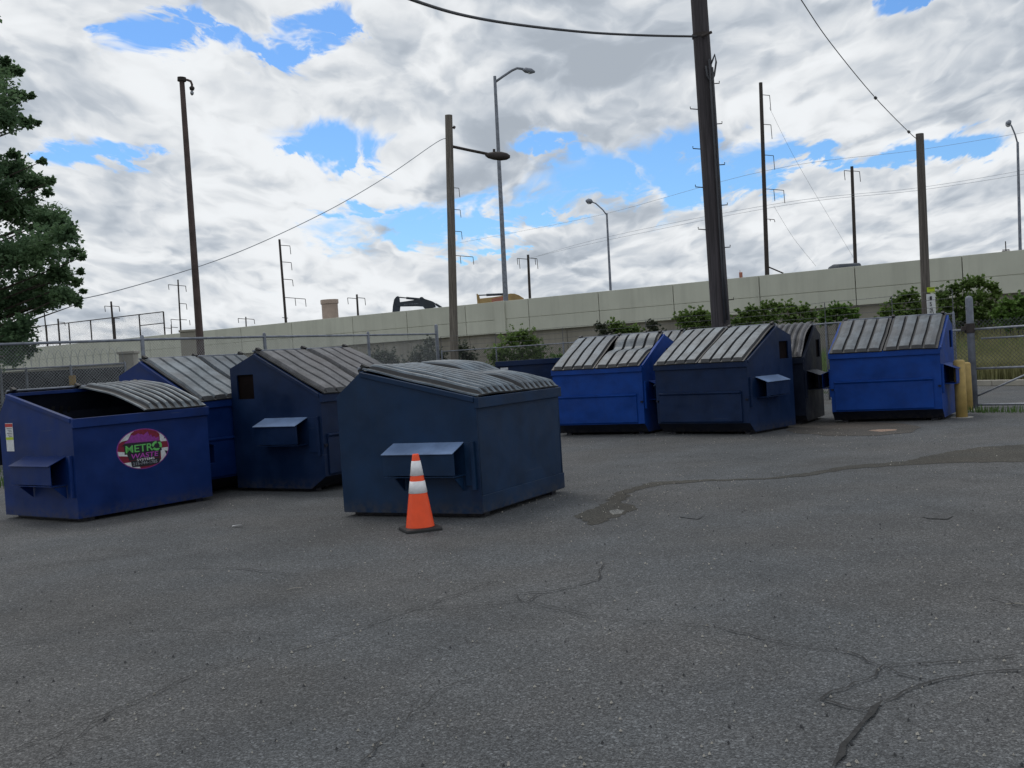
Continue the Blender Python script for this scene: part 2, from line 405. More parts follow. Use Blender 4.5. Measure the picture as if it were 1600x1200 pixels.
patch([(1225, 668), (1262, 660), (1330, 658), (1410, 662), (1440, 668), (1425, 676), (1370, 681), (1290, 681), (1240, 677)], 3, .05, .25, 5)
patch([(1356, 673), (1375, 671), (1402, 671), (1400, 673), (1376, 675)], 5, .006, .08, 6)
for k, q in enumerate([[(1060, 808), (1078, 804), (1098, 806), (1090, 812)], [(1440, 808), (1465, 804), (1490, 807), (1480, 812), (1450, 811)]]):
    patch(q, 2, .02, .1, 20 + k)
# cracks: thin tar-dark ribbons of uneven width
cr8 = lambda l: [(800 + .5 * x, 850 + .5 * y) for x, y in l]
cracks = [(cr8([(1620, 396), (1440, 408), (1310, 436), (1250, 455), (1160, 495)]), .010), (cr8([(1160, 495), (1120, 540), (1100, 560), (1060, 610), (1030, 665), (1000, 705)]), .019),
          (cr8([(1575, 350), (1400, 370), (1250, 378), (1160, 385), (1110, 430), (1000, 465), (965, 490), (1100, 525), (1160, 495)]), .007), (cr8([(1160, 385), (1210, 410), (1310, 436)]), .008),
          (cr8([(480, 250), (640, 260), (700, 280), (900, 325), (1060, 345), (1150, 385)]), .006), (cr8([(0, 157), (100, 155), (200, 135), (270, 115), (288, 60)]), .007),
          (cr8([(0, 160), (40, 190), (100, 155)]), .006), (cr8([(40, 190), (230, 230), (330, 240), (480, 250)]), .005),
          ([(20, 1175), (90, 1150), (180, 1112), (260, 1078), (330, 1045), (470, 1015), (560, 985), (700, 935), (790, 905)], .005), ([(120, 905), (230, 890), (350, 888), (470, 900)], .006),
          ([(0, 900), (60, 885), (180, 872), (300, 858)], .005), ([(640, 955), (820, 940), (840, 945), (925, 965)], .005), ([(60, 1200), (180, 1112)], .004), ([(560, 1200), (640, 1120), (700, 1075), (820, 1040)], .004), ([(0, 1010), (110, 1000), (240, 985), (390, 990), (500, 992)], .004), ([(1530, 930), (1600, 952)], .006)]
for k, (pp, wd) in enumerate(cracks):
    pts = jag([gnd(*p).xy for p in pp], .018, .07, False, 50 + k); rnd = random.Random(k)
    vs = []
    for i, p in enumerate(pts):
        d = (pts[min(i + 1, len(pts) - 1)] - pts[max(0, i - 1)]).normalized(); n_ = Vector((-d.y, d.x))
        ww = (wd * .7 + .0016) * rnd.uniform(.25, 1.15) * (1 if 0 < i < len(pts) - 1 else .2)
        vs += [(p.x + n_.x * ww, p.y + n_.y * ww, .0105 + .0003 * k), (p.x - n_.x * ww, p.y - n_.y * ww, .0105 + .0003 * k)]
    pl.add(vs, [(2 * i, 2 * i + 1, 2 * i + 3, 2 * i + 2) for i in range(len(pts) - 1)], 6)
plo = pl.build('parking_lot', [M['asphalt'], M['asphalt_damp'], M['asphalt_dark'], M['asphalt_rust'], M['asphalt_pale'], M['asphalt_orange'], M['crack']], recalc=False)
for p in plo.data.polygons:
    if p.normal.z < 0: p.flip()
tag(plo, kind='structure')

# kerb, grass bank beyond the gate road
ka, kb = Vector((22.5, 9.9)), Vector((8.2, 35.6)); kd = (kb - ka).normalized(); kn = Vector((-kd.y, kd.x)) * -1
k_ = MB(); L = (kb - ka).length
for i in range(int(L / 1.0)):
    a = ka + kd * (i * 1.0 + .01); b = ka + kd * (i + .99)
    q = [a, b, b + kn * .16, a + kn * .16]
    k_.add([(p.x, p.y, -.02) for p in q] + [(p.x, p.y, .13) for p in q], [(0, 1, 2, 3), (4, 7, 6, 5), (0, 4, 5, 1), (1, 5, 6, 2), (2, 6, 7, 3), (3, 7, 4, 0)])
tag(k_.build('kerb', M['concrete'], bevel=.015), kind='structure')
def bank_z(u, v):                         # u along kerb, v away from it
    t = min(1, max(0, v / 12)); return .10 + 1.15 * t * t * (3 - 2 * t) + .06 * math.sin(u * .9) * t
bk = MB(); nu, nv = 40, 24
for i in range(nu + 1):
    for j in range(nv + 1):
        u = L * i / nu; v = .17 + 30 * (j / nv) ** 1.3; p = ka + kd * u + kn * v; bk.v.append((p.x, p.y, bank_z(u, v)))
for i in range(nu):
    for j in range(nv):
        a = i * (nv + 1) + j; bk.f.append((a, a + nv + 1, a + nv + 2, a + 1)); bk.mi.append(0)
tag(bk.build('grass_bank', M['soil'], smooth=True), kind='structure')

def blades(name, pts, hmin, hmax, m, wdt=.012, seed=3):
    rnd = random.Random(seed); b = MB()
    for (x, y, z) in pts:
        for _ in range(3):
            h = rnd.uniform(hmin, hmax); a = rnd.uniform(0, 2 * PI); ln = rnd.uniform(.05, .35) * h; x1 = x + rnd.uniform(-.08, .08); y1 = y + rnd.uniform(-.08, .08)
            dx, dy = math.cos(a) * wdt, math.sin(a) * wdt; lx, ly = math.cos(a + 1.3) * ln, math.sin(a + 1.3) * ln
            b.add([(x1 - dx, y1 - dy, z - .02), (x1 + dx, y1 + dy, z - .02), (x1 + dx * .7 + lx * .4, y1 + dy * .7 + ly * .4, z + h * .6), (x1 - dx * .7 + lx * .4, y1 - dy * .7 + ly * .4, z + h * .6), (x1 + lx, y1 + ly, z + h)],
                  [(0, 1, 2, 3), (3, 2, 4)])
    return b.build(name, m, recalc=False)
rnd = random.Random(11); pts = []
while len(pts) < 7000:
    u = rnd.uniform(L * .38, L); v = .4 + 22 * rnd.random() ** 1.4; p = ka + kd * u + kn * v
    if .36 < p.x / p.y < .53: pts.append((p.x, p.y, bank_z(u, v)))
tag(blades('dry_grass', pts, .25, .75, M['dry_grass'], .013), 'tall dry grass on the bank beyond the gate', 'grass', kind='stuff')
pts = []
for i in range(1500): pts.append((rnd.uniform(-12, -7.9), rnd.uniform(13.5, 21), -.03))
pts = [p for p in pts if p[0] < -7.6 - .14 * max(0, p[1] - 15)]
for i in range(1200):
    t = rnd.random(); pts.append((-2.2 + (7.9 + 2.2) * t + rnd.uniform(0, .8), 39.5 + (28.6 - 39.5) * t + rnd.uniform(.1, 1.2), -.03))
for i in range(45):
    p = gnd(rnd.uniform(1500, 1600), 644) ; t = rnd.uniform(-.25, .25); pts.append((p.x, p.y + t, 0))
tag(blades('verge_grass', pts, .04, .15, M['green_grass'], .01, 5), 'short green weeds growing along the fence line', 'grass', kind='stuff')

# ------------------------------------------------------------------ dumpsters
W = 1.83
def lid(root, x0, x1, P0, P1, style, m, bulge=0.0, sag=None, seed=1, name='lid', wobble=.006, hug=None):
    P0 = Vector((0, *P0)); P1 = Vector((0, *P1)); d = (P1 - P0); Ls = d.length; d.normalize(); nrm = Vector((0, -d.z, d.y))
    if nrm.z < 0: nrm = -nrm
    prof = []                              # (t, height, dark)
    wd = x1 - x0
    if style == 'flat':
        hh = .034; bd = .045; gp = .036; pw = (wd - 2 * bd - 3 * gp) / 4
        prof.append((0, 0, 1)); t = bd
        for i in range(4):
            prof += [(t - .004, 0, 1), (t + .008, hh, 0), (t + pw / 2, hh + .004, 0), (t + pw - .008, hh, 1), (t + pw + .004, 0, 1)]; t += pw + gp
        prof.append((wd, 0, 1))
    else:
        nr = 7; bd = .03; pit = (wd - 2 * bd) / nr; prof.append((0, 0, 0))
        for i in range(nr):
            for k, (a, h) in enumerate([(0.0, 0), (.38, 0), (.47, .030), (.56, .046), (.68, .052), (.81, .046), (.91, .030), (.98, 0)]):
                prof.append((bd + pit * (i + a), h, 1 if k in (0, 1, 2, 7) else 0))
        prof.append((wd, 0, 0))
    ns = 22; rn = random.Random(seed); ph = [rn.uniform(0, 6) for _ in range(4)]
    b = MB(); nt = len(prof)
    def hgt(s, t):
        e = min(1, s / .05, (1 - s) / .035) if style == 'flat' else min(1, (s / .06), (1 - s) / .05)
        e = max(0, e); e = e ** .5
        base = bulge * math.sin(PI * s) ** .8
        if hug is not None:
            q = min(1, (t if hug == 0 else wd - t) / .28); base *= .12 + .88 * q * q * (3 - 2 * q)
        if sag: base -= sag[0] * math.exp(-((s - sag[1]) / .14) ** 2)
        base += wobble * (math.sin(5 * s + ph[0] + 3 * t) + math.sin(11 * s + 7 * t / wd + ph[1]) * .6)
        return base, e
    for side in (0, 1):
        for i in range(ns + 1):
            s = i / ns; p = P0.lerp(P1, s)
            for (t, h, dk) in prof:
                base, e = hgt(s, t); q = p + nrm * (base + h * e + (.016 if side == 0 else 0)) + Vector((x0 + t, 0, 0)); b.v.append(tuple(q))
    off = (ns + 1) * nt
    for i in range(ns):
        for k in range(nt - 1):
            a = i * nt + k
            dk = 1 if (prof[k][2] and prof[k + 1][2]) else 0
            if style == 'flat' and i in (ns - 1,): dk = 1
            b.f.append((a, a + 1, a + nt + 1, a + nt)); b.mi.append(dk)
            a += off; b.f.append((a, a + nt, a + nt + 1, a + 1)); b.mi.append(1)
    for i in range(ns):
        for k in (0, nt - 1):
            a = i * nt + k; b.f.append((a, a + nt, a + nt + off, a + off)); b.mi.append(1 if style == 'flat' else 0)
    for k in range(nt - 1):
        for i in (0, ns):
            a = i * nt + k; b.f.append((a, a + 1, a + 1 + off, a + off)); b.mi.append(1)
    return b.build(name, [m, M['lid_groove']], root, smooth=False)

def dumpster(loc, yaw, T, paint_m, label, lids='flat', lidm='lid', crease=True, window=True, width=W, pockets=(1, -1), hbend=None, base_strip=False,
             bulges=(0, 0), sags=(None, None), gusset=False, ptop='paint', seed=1, casters=True):
    d, hf, hb, r, c, zc = T; W = width; x0, x1 = -W / 2, W / 2; z0 = .045; th = .022
    root = empty('dumpster', (loc[0], loc[1], 0), yaw)
    tag(root, label, 'dumpster', 'dumpsters standing about the yard')
    if hbend is None: hbend = hb - .17
    if d - r < .05: hbend = hb; r = d
    pm = M[paint_m]
    front = [(0, hf), (0, zc), (c, z0)] if zc > z0 else [(0, hf), (c, z0)]
    outer = front + [(d, z0), (d, hbend)] + ([(r, hb)] if r < d else [])
    cy, cz = d * .5, hf * .5
    def inner(y, z):
        yi = min(max(y, th), d - th); zi = max(z, z0 + th)
        if z <= zc + .001 and y < .5: yi = y + th
        return (yi, zi if z > z0 + .01 else z0 + th)
    b = MB()
    inn = [inner(*p) for p in outer]
    if r < d: inn[-1] = (r - .005, hb - .0); inn[-2] = (d - th, hbend - .01)
    for i in range(len(outer) - 1):
        (ya, za), (yb, zb) = outer[i], outer[i + 1]
        mi = 2 if (zc > z0 and i == 1) else 0
        b.add([(x0, ya, za), (x1, ya, za), (x1, yb, zb), (x0, yb, zb)], [(0, 1, 2, 3)], mi)
        (ya, za), (yb, zb) = inn[i], inn[i + 1]
        b.add([(x0 + th, ya, za), (x1 - th, ya, za), (x1 - th, yb, zb), (x0 + th, yb, zb)], [(0, 3, 2, 1)], 1)
    b.add([(x0, 0, hf), (x1, 0, hf), (x1 - th, th, hf), (x0 + th, th, hf)], [(0, 1, 2, 3)])
    # sides, with the small door opening high at the rear
    def top(y, ins=0): 
        if y <= r: return hf + (hb - hf) * y / r
        return hb + (hbend - hb) * (y - r) / max(1e-6, d - r)
    def bot(y):
        if zc > z0 and y < c: return zc + (z0 - zc) * y / c
        return z0
    wy0, wy1, wz0, wz1 = d - .42, d - .12, hf - .02, hbend - .09
    ys = [0, c] if c > .01 else [0]
    ys += ([wy0] if window else []) + ([r] if r < d and not (window and wy0 < r < wy1) else []) + ([wy1] if window else []) + [d]
    if window and r < d and wy0 < r < wy1: r_in = r
    else: r_in = None
    ys = sorted(set(round(y, 4) for y in ys))
    for sx_, xo in ((-1, x0), (1, x1)):
        for ins in (0, 1):
            x = xo if not ins else xo - sx_ * th
            for a, e in zip(ys[:-1], ys[1:]):
                ta = [(e, top(e))] + ([(r_in, hb)] if r_in and a < r_in < e else []) + [(a, top(a))]
                is_w = window and abs(a - wy0) < .002
                if is_w:
                    lo = [(a, bot(a)), (e, bot(e)), (e, wz0), (a, wz0)]; hi = [(a, wz1), (e, wz1)] + ta
                    polys = [lo, hi]
                else: polys = [[(a, bot(a)), (e, bot(e))] + ta]
                for q in polys: b.add([(x, y, z) for y, z in q], [tuple(range(len(q)))], 1 if ins else 0)
        if window:
            q = [(wy0, wz0), (wy1, wz0), (wy1, wz1), (wy0, wz1)]
            b.add([(xo, y, z) for y, z in q] + [(xo - sx_ * th, y, z) for y, z in q], [(i, (i + 1) % 4, (i + 1) % 4 + 4, i + 4) for i in range(4)], 0)
        b.add([(xo, 0, hf), (xo, r, hb), (xo - sx_ * th, r, hb), (xo - sx_ * th, 0, hf)], [(0, 1, 2, 3)])
    body = b.build('body', [pm, M['inside'], M['chamfer']], root, recalc=False)
    if window:
        for xo, xi in ((x0 + th + .012, x0 + th + .02), (x1 - th - .02, x1 - th - .012)):
            dp = MB(); dp.box(xo, xi, wy0 - .03, wy1 + .03, wz0 - .04, wz1 + .02); dp.build('side_door', M['door_brown'], root)
    # rims
    rm = MB(); e = .012
    rm.box(x0 - e, x1 + e, -.035, .012, hf - .10, hf + .004)
    for sx_, xo in ((-1, x0), (1, x1)):
        xa, xb = sorted((xo + sx_ * .022, xo - sx_ * .030)); zt = .006
        rm.prism([(.013, hf + .004 + zt), (r, hb + zt), (r, hb - .045), (.013, hf - .041)], xa, xb)
    rm.build('rim', pm, root, bevel=.005)
    if r < d:
        rr = MB(); rr.box(x0 + .032, x1 - .032, r - .02, r + .03, hb - .03, hb + .012); rr.build('hinge_rail', pm, root, bevel=.004)
    else:
        rr = MB(); rr.box(x0 - .012, x1 + .012, d - .03, d + .04, hb - .09, hb + .012); rr.build('rear_rim', pm, root, bevel=.006)
    if crease:
        cz_ = hf * .60; cp = MB()
        cp.prism([(-.001, cz_), (-.040, cz_ - .014), (-.040, cz_ - .03), (-.022, cz_ - .05), (-.022, zc + .03), (-.001, zc + .006)], x0 + .07, x1 - .13)
        cp.build('stiffening_panel', pm, root, bevel=.004)
        for sx_, xo in ((-1, x0), (1, x1)):
            jt = MB(); a, e_ = sorted((xo - sx_ * .004, xo - sx_ * .05)); jt.box(a, e_, -.028, -.002, cz_ - .16, cz_ - .13)
            jt.build('hook_lug', M['chamfer'], root)
    if base_strip:
        bs = MB(); bs.box(x0 - .004, x1 + .004, -.012, 0.0 - .0006, z0 + .01, .22); bs.build('bottom_plate', pm, root, bevel=.003)
    # fork pockets: open sleeves on both sides
    for sx_ in (-1, 1):
        if gusset: pa, pb, zb, zt = .16, .98, .42, .70
        else: pa, pb, zb, zt = .24, .98, .60, .90
        o = .205; xo = sx_ * W / 2
        def X(a, b_): return tuple(sorted((xo + sx_ * a, xo + sx_ * b_)))
        pk = MB()
        q = X(o - .008, o); pk.box(q[0], q[1], pa, pb, zb + .02, zt - .04)                 # outer plate
        def plate(y0, y1, pr, mi=0):  # pr list of (out, z) -> prism along y
            n = len(pr); vs = [(xo + sx_ * a, y0, z) for a, z in pr] + [(xo + sx_ * a, y1, z) for a, z in pr]
            pk.add(vs, [tuple(range(n)), tuple(range(2 * n - 1, n - 1, -1))] + [(i, i + n, (i + 1) % n + n, (i + 1) % n) for i in range(n)], mi)
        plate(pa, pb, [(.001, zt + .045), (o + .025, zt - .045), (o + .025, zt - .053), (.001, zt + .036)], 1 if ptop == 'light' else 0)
        plate(pa, pb, [(.001, zb), (o, zb), (o, zb + .01), (.001, zb + .01)])
        plate(pb - .09, pb - .08, [(.001, zb + .011), (o - .009, zb + .021), (o - .009, zt - .05), (.001, zt + .034)], 2)
        pk.build('fork_pocket', [pm, M['ltblue'], M['inside']], root, bevel=.002)
        fl = MB(); q = X(.001, .035); fl.box(q[0], q[1], .0 + .04, .075, zb - .14, zt + .05)
        fl.build('pocket_brace', pm, root, bevel=.003)
        fl = MB(); q = X(.001, .012); fl.box(q[0], q[1], .078, pa - .004, zb - .10, zt + .04); fl.build('doubler_plate', pm, root, bevel=.003)
        if gusset:
            for yy in (pa + .02, pb - .12):
                fl = MB(); vs = [(xo + sx_ * a, y, z) for y in (yy, yy + .012) for a, z in ((.014, zb - .012), (.17, zb - .012), (.014, zb - .15))]
                fl.add(vs, [(0, 1, 2), (5, 4, 3), (0, 3, 4, 1), (1, 4, 5, 2), (2, 5, 3, 0)])
                fl.build('gusset', pm, root)
    # runners and small casters
    for xx in (x0 + .12, x1 - .22): sk = MB(); sk.box(xx, xx + .1, c + .04, d - .05, .003, z0 - .001); sk.build('base_runner', M['chamfer'], root)
    if casters:
        for xx in (x0 + .35, x1 - .35, ):
            cs = MB(); yy = c + .10
            cs.tube([(xx - .02, yy, .04), (xx + .02, yy, .04)], .036, 14); cs.build('caster', M['black'], root)
    ov = .055 if lids == 'flat' else .02
    dirv = Vector((r, hb - hf)).normalized()
    P0 = (r - .01, hb + .018); P1 = (0 - dirv.x * ov, hf - dirv.y * ov + .018)
    which = {'flat': (0, 1), 'round': (0, 1), 'right_round': (1,), None: ()}[lids]
    hrod = []
    for k in which:
        xa, xb = ((x0 + .0, -.012), (.012, x1 - .0))[k]
        mm = M[lidm[k] if isinstance(lidm, (list, tuple)) else lidm]
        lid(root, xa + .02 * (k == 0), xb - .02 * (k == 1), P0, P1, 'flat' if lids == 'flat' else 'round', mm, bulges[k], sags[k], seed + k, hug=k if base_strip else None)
    if lids:
        for xx in (x0 + .06, -.02, x1 - .10):
            hg = MB(); hg.prism([(r - .05, hb + .052), (r + .02, hb + .085), (r + .075, hb + .02), (r + .055, hb - .02), (r + .03, hb + .014)], xx, xx + .05)
            hg.build('hinge', M['black'], root, bevel=.004)
        hr = MB(); hr.tube([(x0 + .02, r + .035, hb + .04), (x1 - .02, r + .035, hb + .04)], .012, 8); hr.build('hinge_rod', M['steel_dull'], root)
    return root
TA = (1.644, 1.164, 1.474, 1.329, 0.005, 0.0); TB = (1.512, 1.153, 1.468, 1.30, 0.0, 0.0)
TE = (1.489, 1.222, 1.76, 1.01, .152, .20); TC = (1.563, 1.221, 1.778, 1.099, .25, .20)
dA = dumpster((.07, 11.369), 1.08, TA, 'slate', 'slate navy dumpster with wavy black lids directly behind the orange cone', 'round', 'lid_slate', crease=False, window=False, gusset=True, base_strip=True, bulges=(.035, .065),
              sags=((.0, .6), (.045, .55)), ptop='light', seed=4, hbend=1.24, casters=False)
dB = dumpster((-4.339, 12.903), .936, TB, 'blue', 'dark blue dumpster with an oval sticker and one lid folded open', 'right_round', 'lid_light', crease=False, window=False, gusset=True, bulges=(0, .060), seed=8, hbend=1.22, casters=False)
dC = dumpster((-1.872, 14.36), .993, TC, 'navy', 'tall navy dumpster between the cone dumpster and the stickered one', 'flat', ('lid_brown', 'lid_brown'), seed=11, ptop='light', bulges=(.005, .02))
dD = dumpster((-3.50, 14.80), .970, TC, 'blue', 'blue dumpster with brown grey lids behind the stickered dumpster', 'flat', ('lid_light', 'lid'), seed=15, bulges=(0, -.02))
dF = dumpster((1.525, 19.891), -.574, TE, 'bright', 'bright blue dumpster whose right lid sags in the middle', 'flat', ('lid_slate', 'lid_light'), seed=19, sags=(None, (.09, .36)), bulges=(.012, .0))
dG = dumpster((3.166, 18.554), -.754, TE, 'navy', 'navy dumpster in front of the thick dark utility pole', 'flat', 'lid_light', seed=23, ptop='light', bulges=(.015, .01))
hR = at(1071, 519, 22.6); hx = Vector((math.cos(-.574), math.sin(-.574))); hy = Vector((-hx.y, hx.x)); h0 = hR.xy - hx * .915 - hy * 1.01
dH = dumpster((h0.x, h0.y), -.574, (1.489, 1.26, 1.80, 1.01, .152, .2), 'bright', 'mostly hidden blue dumpster behind the bright blue one with the sagging lid', 'flat', 'lid', seed=27)
dI = dumpster((4.34, 19.86), -.49, (1.489, 1.18, 1.745, 1.05, .12, .16), 'black_paint', 'black dumpster with bowed ribbed lids next to the yellow bollard row', 'round', 'lid_brown', seed=31, crease=False, gusset=False, bulges=(.13, .14), sags=((.04, .75), (.03, .8)))
dI['label'] = 'black dumpster with bowed ribbed lids squeezed between two blue dumpsters'
dE = dumpster((6.362, 18.824), -.527, TE, 'bright', 'bright blue dumpster beside the yellow bollards and the gate', 'flat', 'lid', seed=35, bulges=(-.01, .006), sags=((.012, .45), (.012, .5)))
jb = (.52, 22.0); jy = PI + .03
J = (1.4, 1.15, 1.43, 1.4, 0.0, 0.0)
jd = Vector((-math.sin(jy), math.cos(jy)))
dJ = dumpster((jb[0] - jd.x * 1.4, jb[1] - jd.y * 1.4), jy, J, 'navy', 'open navy dumpster with no lids showing its flat back rim', None, crease=False, window=False, width=1.62, hbend=1.43, casters=False)
# rear label on J (local frame: back face at y = d)
lb = MB(); lb.box(.58, .73, 1.4005, 1.403, 1.27, 1.315); lb.build('label_sticker', M['white'], dJ)

# open lid of B hanging behind, folded over the back
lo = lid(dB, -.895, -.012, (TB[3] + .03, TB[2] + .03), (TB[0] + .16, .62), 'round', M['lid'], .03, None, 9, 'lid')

# oval sticker with lettering on B's front
def pf(u, v, n=0): return (-.03 + u, -.0015 - n, .735 + v)
def disc(a, b_, n, off, N=48, u0=0, v0=0, f=None):
    k = MB(); pts = [(u0 + a * math.cos(2 * PI * i / N), v0 + b_ * math.sin(2 * PI * i / N)) for i in range(N)]
    if f: pts = f(pts)
    k.add([pf(u, v, off) for u, v in pts] + [pf(u, v, off + .001) for u, v in pts], [tuple(range(len(pts))), tuple(range(2 * len(pts) - 1, len(pts) - 1, -1))] + [(i, (i + 1) % len(pts), (i + 1) % len(pts) + len(pts), i + len(pts)) for i in range(len(pts))])
    return k
AA, BBs = .355, .235
st = disc(AA, BBs, 0, 0).build('oval_sticker', M['purple'], dB)
def inside_poly(pts, sc_=.965):          # clamp points to the inner ellipse
    out = []
    for u, v in pts:
        q = math.hypot(u / (AA * sc_), v / (BBs * sc_)); out.append((u / max(1, q), v / max(1, q)))
    return out
def dense(poly, n=12):
    o = []
    for i in range(len(poly)):
        a, b_ = poly[i], poly[(i + 1) % len(poly)]
        o += [(a[0] + (b_[0] - a[0]) * k / n, a[1] + (b_[1] - a[1]) * k / n) for k in range(n)]
    return o
def flat(poly, off, m, name, par=None, n=12):
    p = inside_poly(dense(poly, n)); k = MB(); N = len(p)
    k.add([pf(u, v, off) for u, v in p] + [pf(u, v, off - .0006) for u, v in p], [tuple(range(N)), tuple(range(2 * N - 1, N - 1, -1))] + [(i, (i + 1) % N, (i + 1) % N + N, i + N) for i in range(N)])
    return k.build(name, m, par or st)
flat([(-AA, -BBs), (AA, -BBs), (AA, BBs), (-AA, BBs)], .0022, M['maroon'], 'flag_ground')
for q in ([(.235, .06), (AA, .06), (AA, BBs), (.235, BBs)], [(.235, -.015), (AA, -.015), (AA, -BBs), (.235, -BBs)], [(-AA, -.05), (-.2, -.07), (-.22, -.02), (-AA, .0)], [(-.28, -.14), (-.1, -.14), (-.05, -BBs), (-.28, -BBs)],
          [(-AA, .10), (-.2, .12), (-.12, BBs), (-AA, BBs)]):
    flat(q, .0030, M['white'], 'flag_field')
for q in ([(.29, .09), (.33, .10), (.31, .13)], [(.29, -.05), (.33, -.06), (.31, -.10)]): flat(q, .0036, M['ink'], 'flag_cross', n=3)
rs = random.Random(5); sky_l = [(-.25, .075), (.22, .075), (.22, .12)]
for i in range(11):
    u = .20 - i * .042; h = .205 - (u * u) * 1.6 - rs.uniform(0, .035); sky_l += [(u, h), (u - .02, h - rs.uniform(0, .02))]
flat(sky_l, .0040, M['purple'], 'skyline_print', n=3)
flat([(-.29, .055), (.24, .055), (.24, .072), (-.24, .085)], .0043, M['ink'], 'skyline_base', n=3)
flat([(-.255, -.045), (.25, -.045), (.25, .06), (-.255, .06)], .0046, M['ink'], 'lettering_ground', n=3)
flat([(-.20, -.12), (.215, -.12), (.235, -.04), (-.225, -.04)], .0046, M['ink'], 'lettering_ground', n=3)
flat([(-.17, -.205), (.20, -.205), (.22, -.125), (-.18, -.125)], .0046, M['ink'], 'lettering_ground', n=3)
def lett(txt, wd, ht, u0, v0, m, slant=0.0):
    return text_mb(txt, wd, ht, lambda u, v, n: pf(u0 + u + v * slant, v0 + v, .0056 + n)).build('lettering', m, st)
lett('METR', .37, .085, -.055, .012, M['green'])
lett('WASTE', .37, .058, .01, -.076, M['magenta'], .15)
lett('SYSTEMS', .24, .026, .02, -.124, M['white'])
lett('215-744-1785', .33, .036, .01, -.165, M['steel'])
for k in range(3):                      # three chasing arrows for the O
    a0 = PI / 2 + k * 2 * PI / 3; k_ = MB(); rr_ = .044; cu, cvv = .185, .016; pts = []
    for j in range(7):
        a = a0 + j / 6 * 1.35; pts.append((cu + (rr_ + .013) * math.cos(a) * 1.25, cvv + (rr_ + .013) * math.sin(a)))
    a = a0 + 1.85; pts.append((cu + rr_ * math.cos(a) * 1.25, cvv + rr_ * math.sin(a)))
    for j in range(6, -1, -1):
        a = a0 + j / 6 * 1.35; pts.append((cu + (rr_ - .013) * math.cos(a) * 1.25, cvv + (rr_ - .013) * math.sin(a)))
    n = len(pts); k_.add([pf(u, v, .0056) for u, v in pts], [tuple(range(n))]); k_.build('recycling_arrow', M['green'], st)
# warning sticker low on B's left side near the back
ws = MB(); ws.box(-W / 2 - .004, -W / 2 - .0008, 1.22, 1.38, .80, 1.13); wso = ws.build('warning_sticker', M['white'], dB)
w2 = MB(); w2.box(-W / 2 - .0055, -W / 2 - .0042, 1.22, 1.38, 1.085, 1.125); w2.build('red_band', M['red'], wso)
w3 = MB(); w3.box(-W / 2 - .0055, -W / 2 - .0042, 1.22, 1.38, .935, .965); w3.build('yellow_band', M['ylabel'], wso)
w4 = MB()
for i in range(6): w4.box(-W / 2 - .0055, -W / 2 - .0042, 1.24, 1.35 - .02 * (i % 3), 1.065 - .019 * i, 1.071 - .019 * i)
w4.build('printed_line', M['ink'], wso)

# ------------------------------------------------------------------ traffic cone
cp = gnd(657, 828); cone = empty('traffic_cone', (cp.x, cp.y, 0), .35)
tag(cone, 'orange traffic cone with two white reflective bands and a black base', 'traffic cone')
b = MB(); n = 32; hw = .172; pts = []
for i in range(n):
    a = 2 * PI * i / n; ca, sa = math.cos(a), math.sin(a); q = .18
    pts.append((math.copysign(abs(ca) ** q, ca) * hw, math.copysign(abs(sa) ** q, sa) * hw))
for z, s_ in ((0.0, 1), (.018, 1), (.030, .965), (.034, .8)):
    b.v += [(x * s_, y * s_, z) for x, y in pts]
for j in range(3):
    for i in range(n): b.f.append((j * n + i, j * n + (i + 1) % n, (j + 1) * n + (i + 1) % n, (j + 1) * n + i)); b.mi.append(0)
b.f.append(tuple(range(3 * n, 4 * n))); b.mi.append(0)
b.build('cone_base', M['black'], cone, bevel=.002)
def rc(z): return .132 - (z - .035) * (.132 - .030) / (.70 - .035)
b = MB(); b.lathe([(rc(z), z) for z in (.0345, .10, .2, .3, .4, .5, .6, .69)] + [(rc(.70) - .002, .70), (.022, .703), (.020, .66)], 40); b.build('cone_body', M['orange'], cone, smooth=True)
for z0_, z1_ in ((.345, .455), (.505, .640)):
    b = MB(); b.lathe([(rc(z0_), z0_), (rc(z0_) + .003, z0_ + .001), (rc(z1_) + .003, z1_ - .001), (rc(z1_), z1_)], 40); b.build('reflective_band', M['reflect'], cone, smooth=True)

# ------------------------------------------------------------------ bollards
for (px, py, tp, lab, wpx, nm) in ((1503, 652, 562, 'yellow steel bollard standing in front, nearest the gate', 17.5, 0), (1513, 641, 566, 'rear yellow bollard leaning slightly behind the front one', 15, 1)):
    p = gnd(px, py); t = at(px - 5, tp, p.y); rad = wpx / 2 / F_PX * p.y
    e = empty('bollard', (p.x, p.y, 0)); tag(e, lab, 'bollard', 'yellow bollards by the gate')
    h = t.z; b = MB(); lean = (t.x - p.x) * .5
    b.tube([(0, 0, 0), (lean * .5, 0, h * .5), (lean * .97, 0, h - .035), (lean, 0, h - .01), (lean, 0, h)], [rad, rad, rad, rad * .85, rad * .55], 24); b.build('post', M['yellow'], e, smooth=True)
    b = MB(); b.lathe([(rad * 1.01, .006), (rad * 1.9, .006), (rad * 2.0, -.01)], 24); b.build('footing', M['concrete'], e)

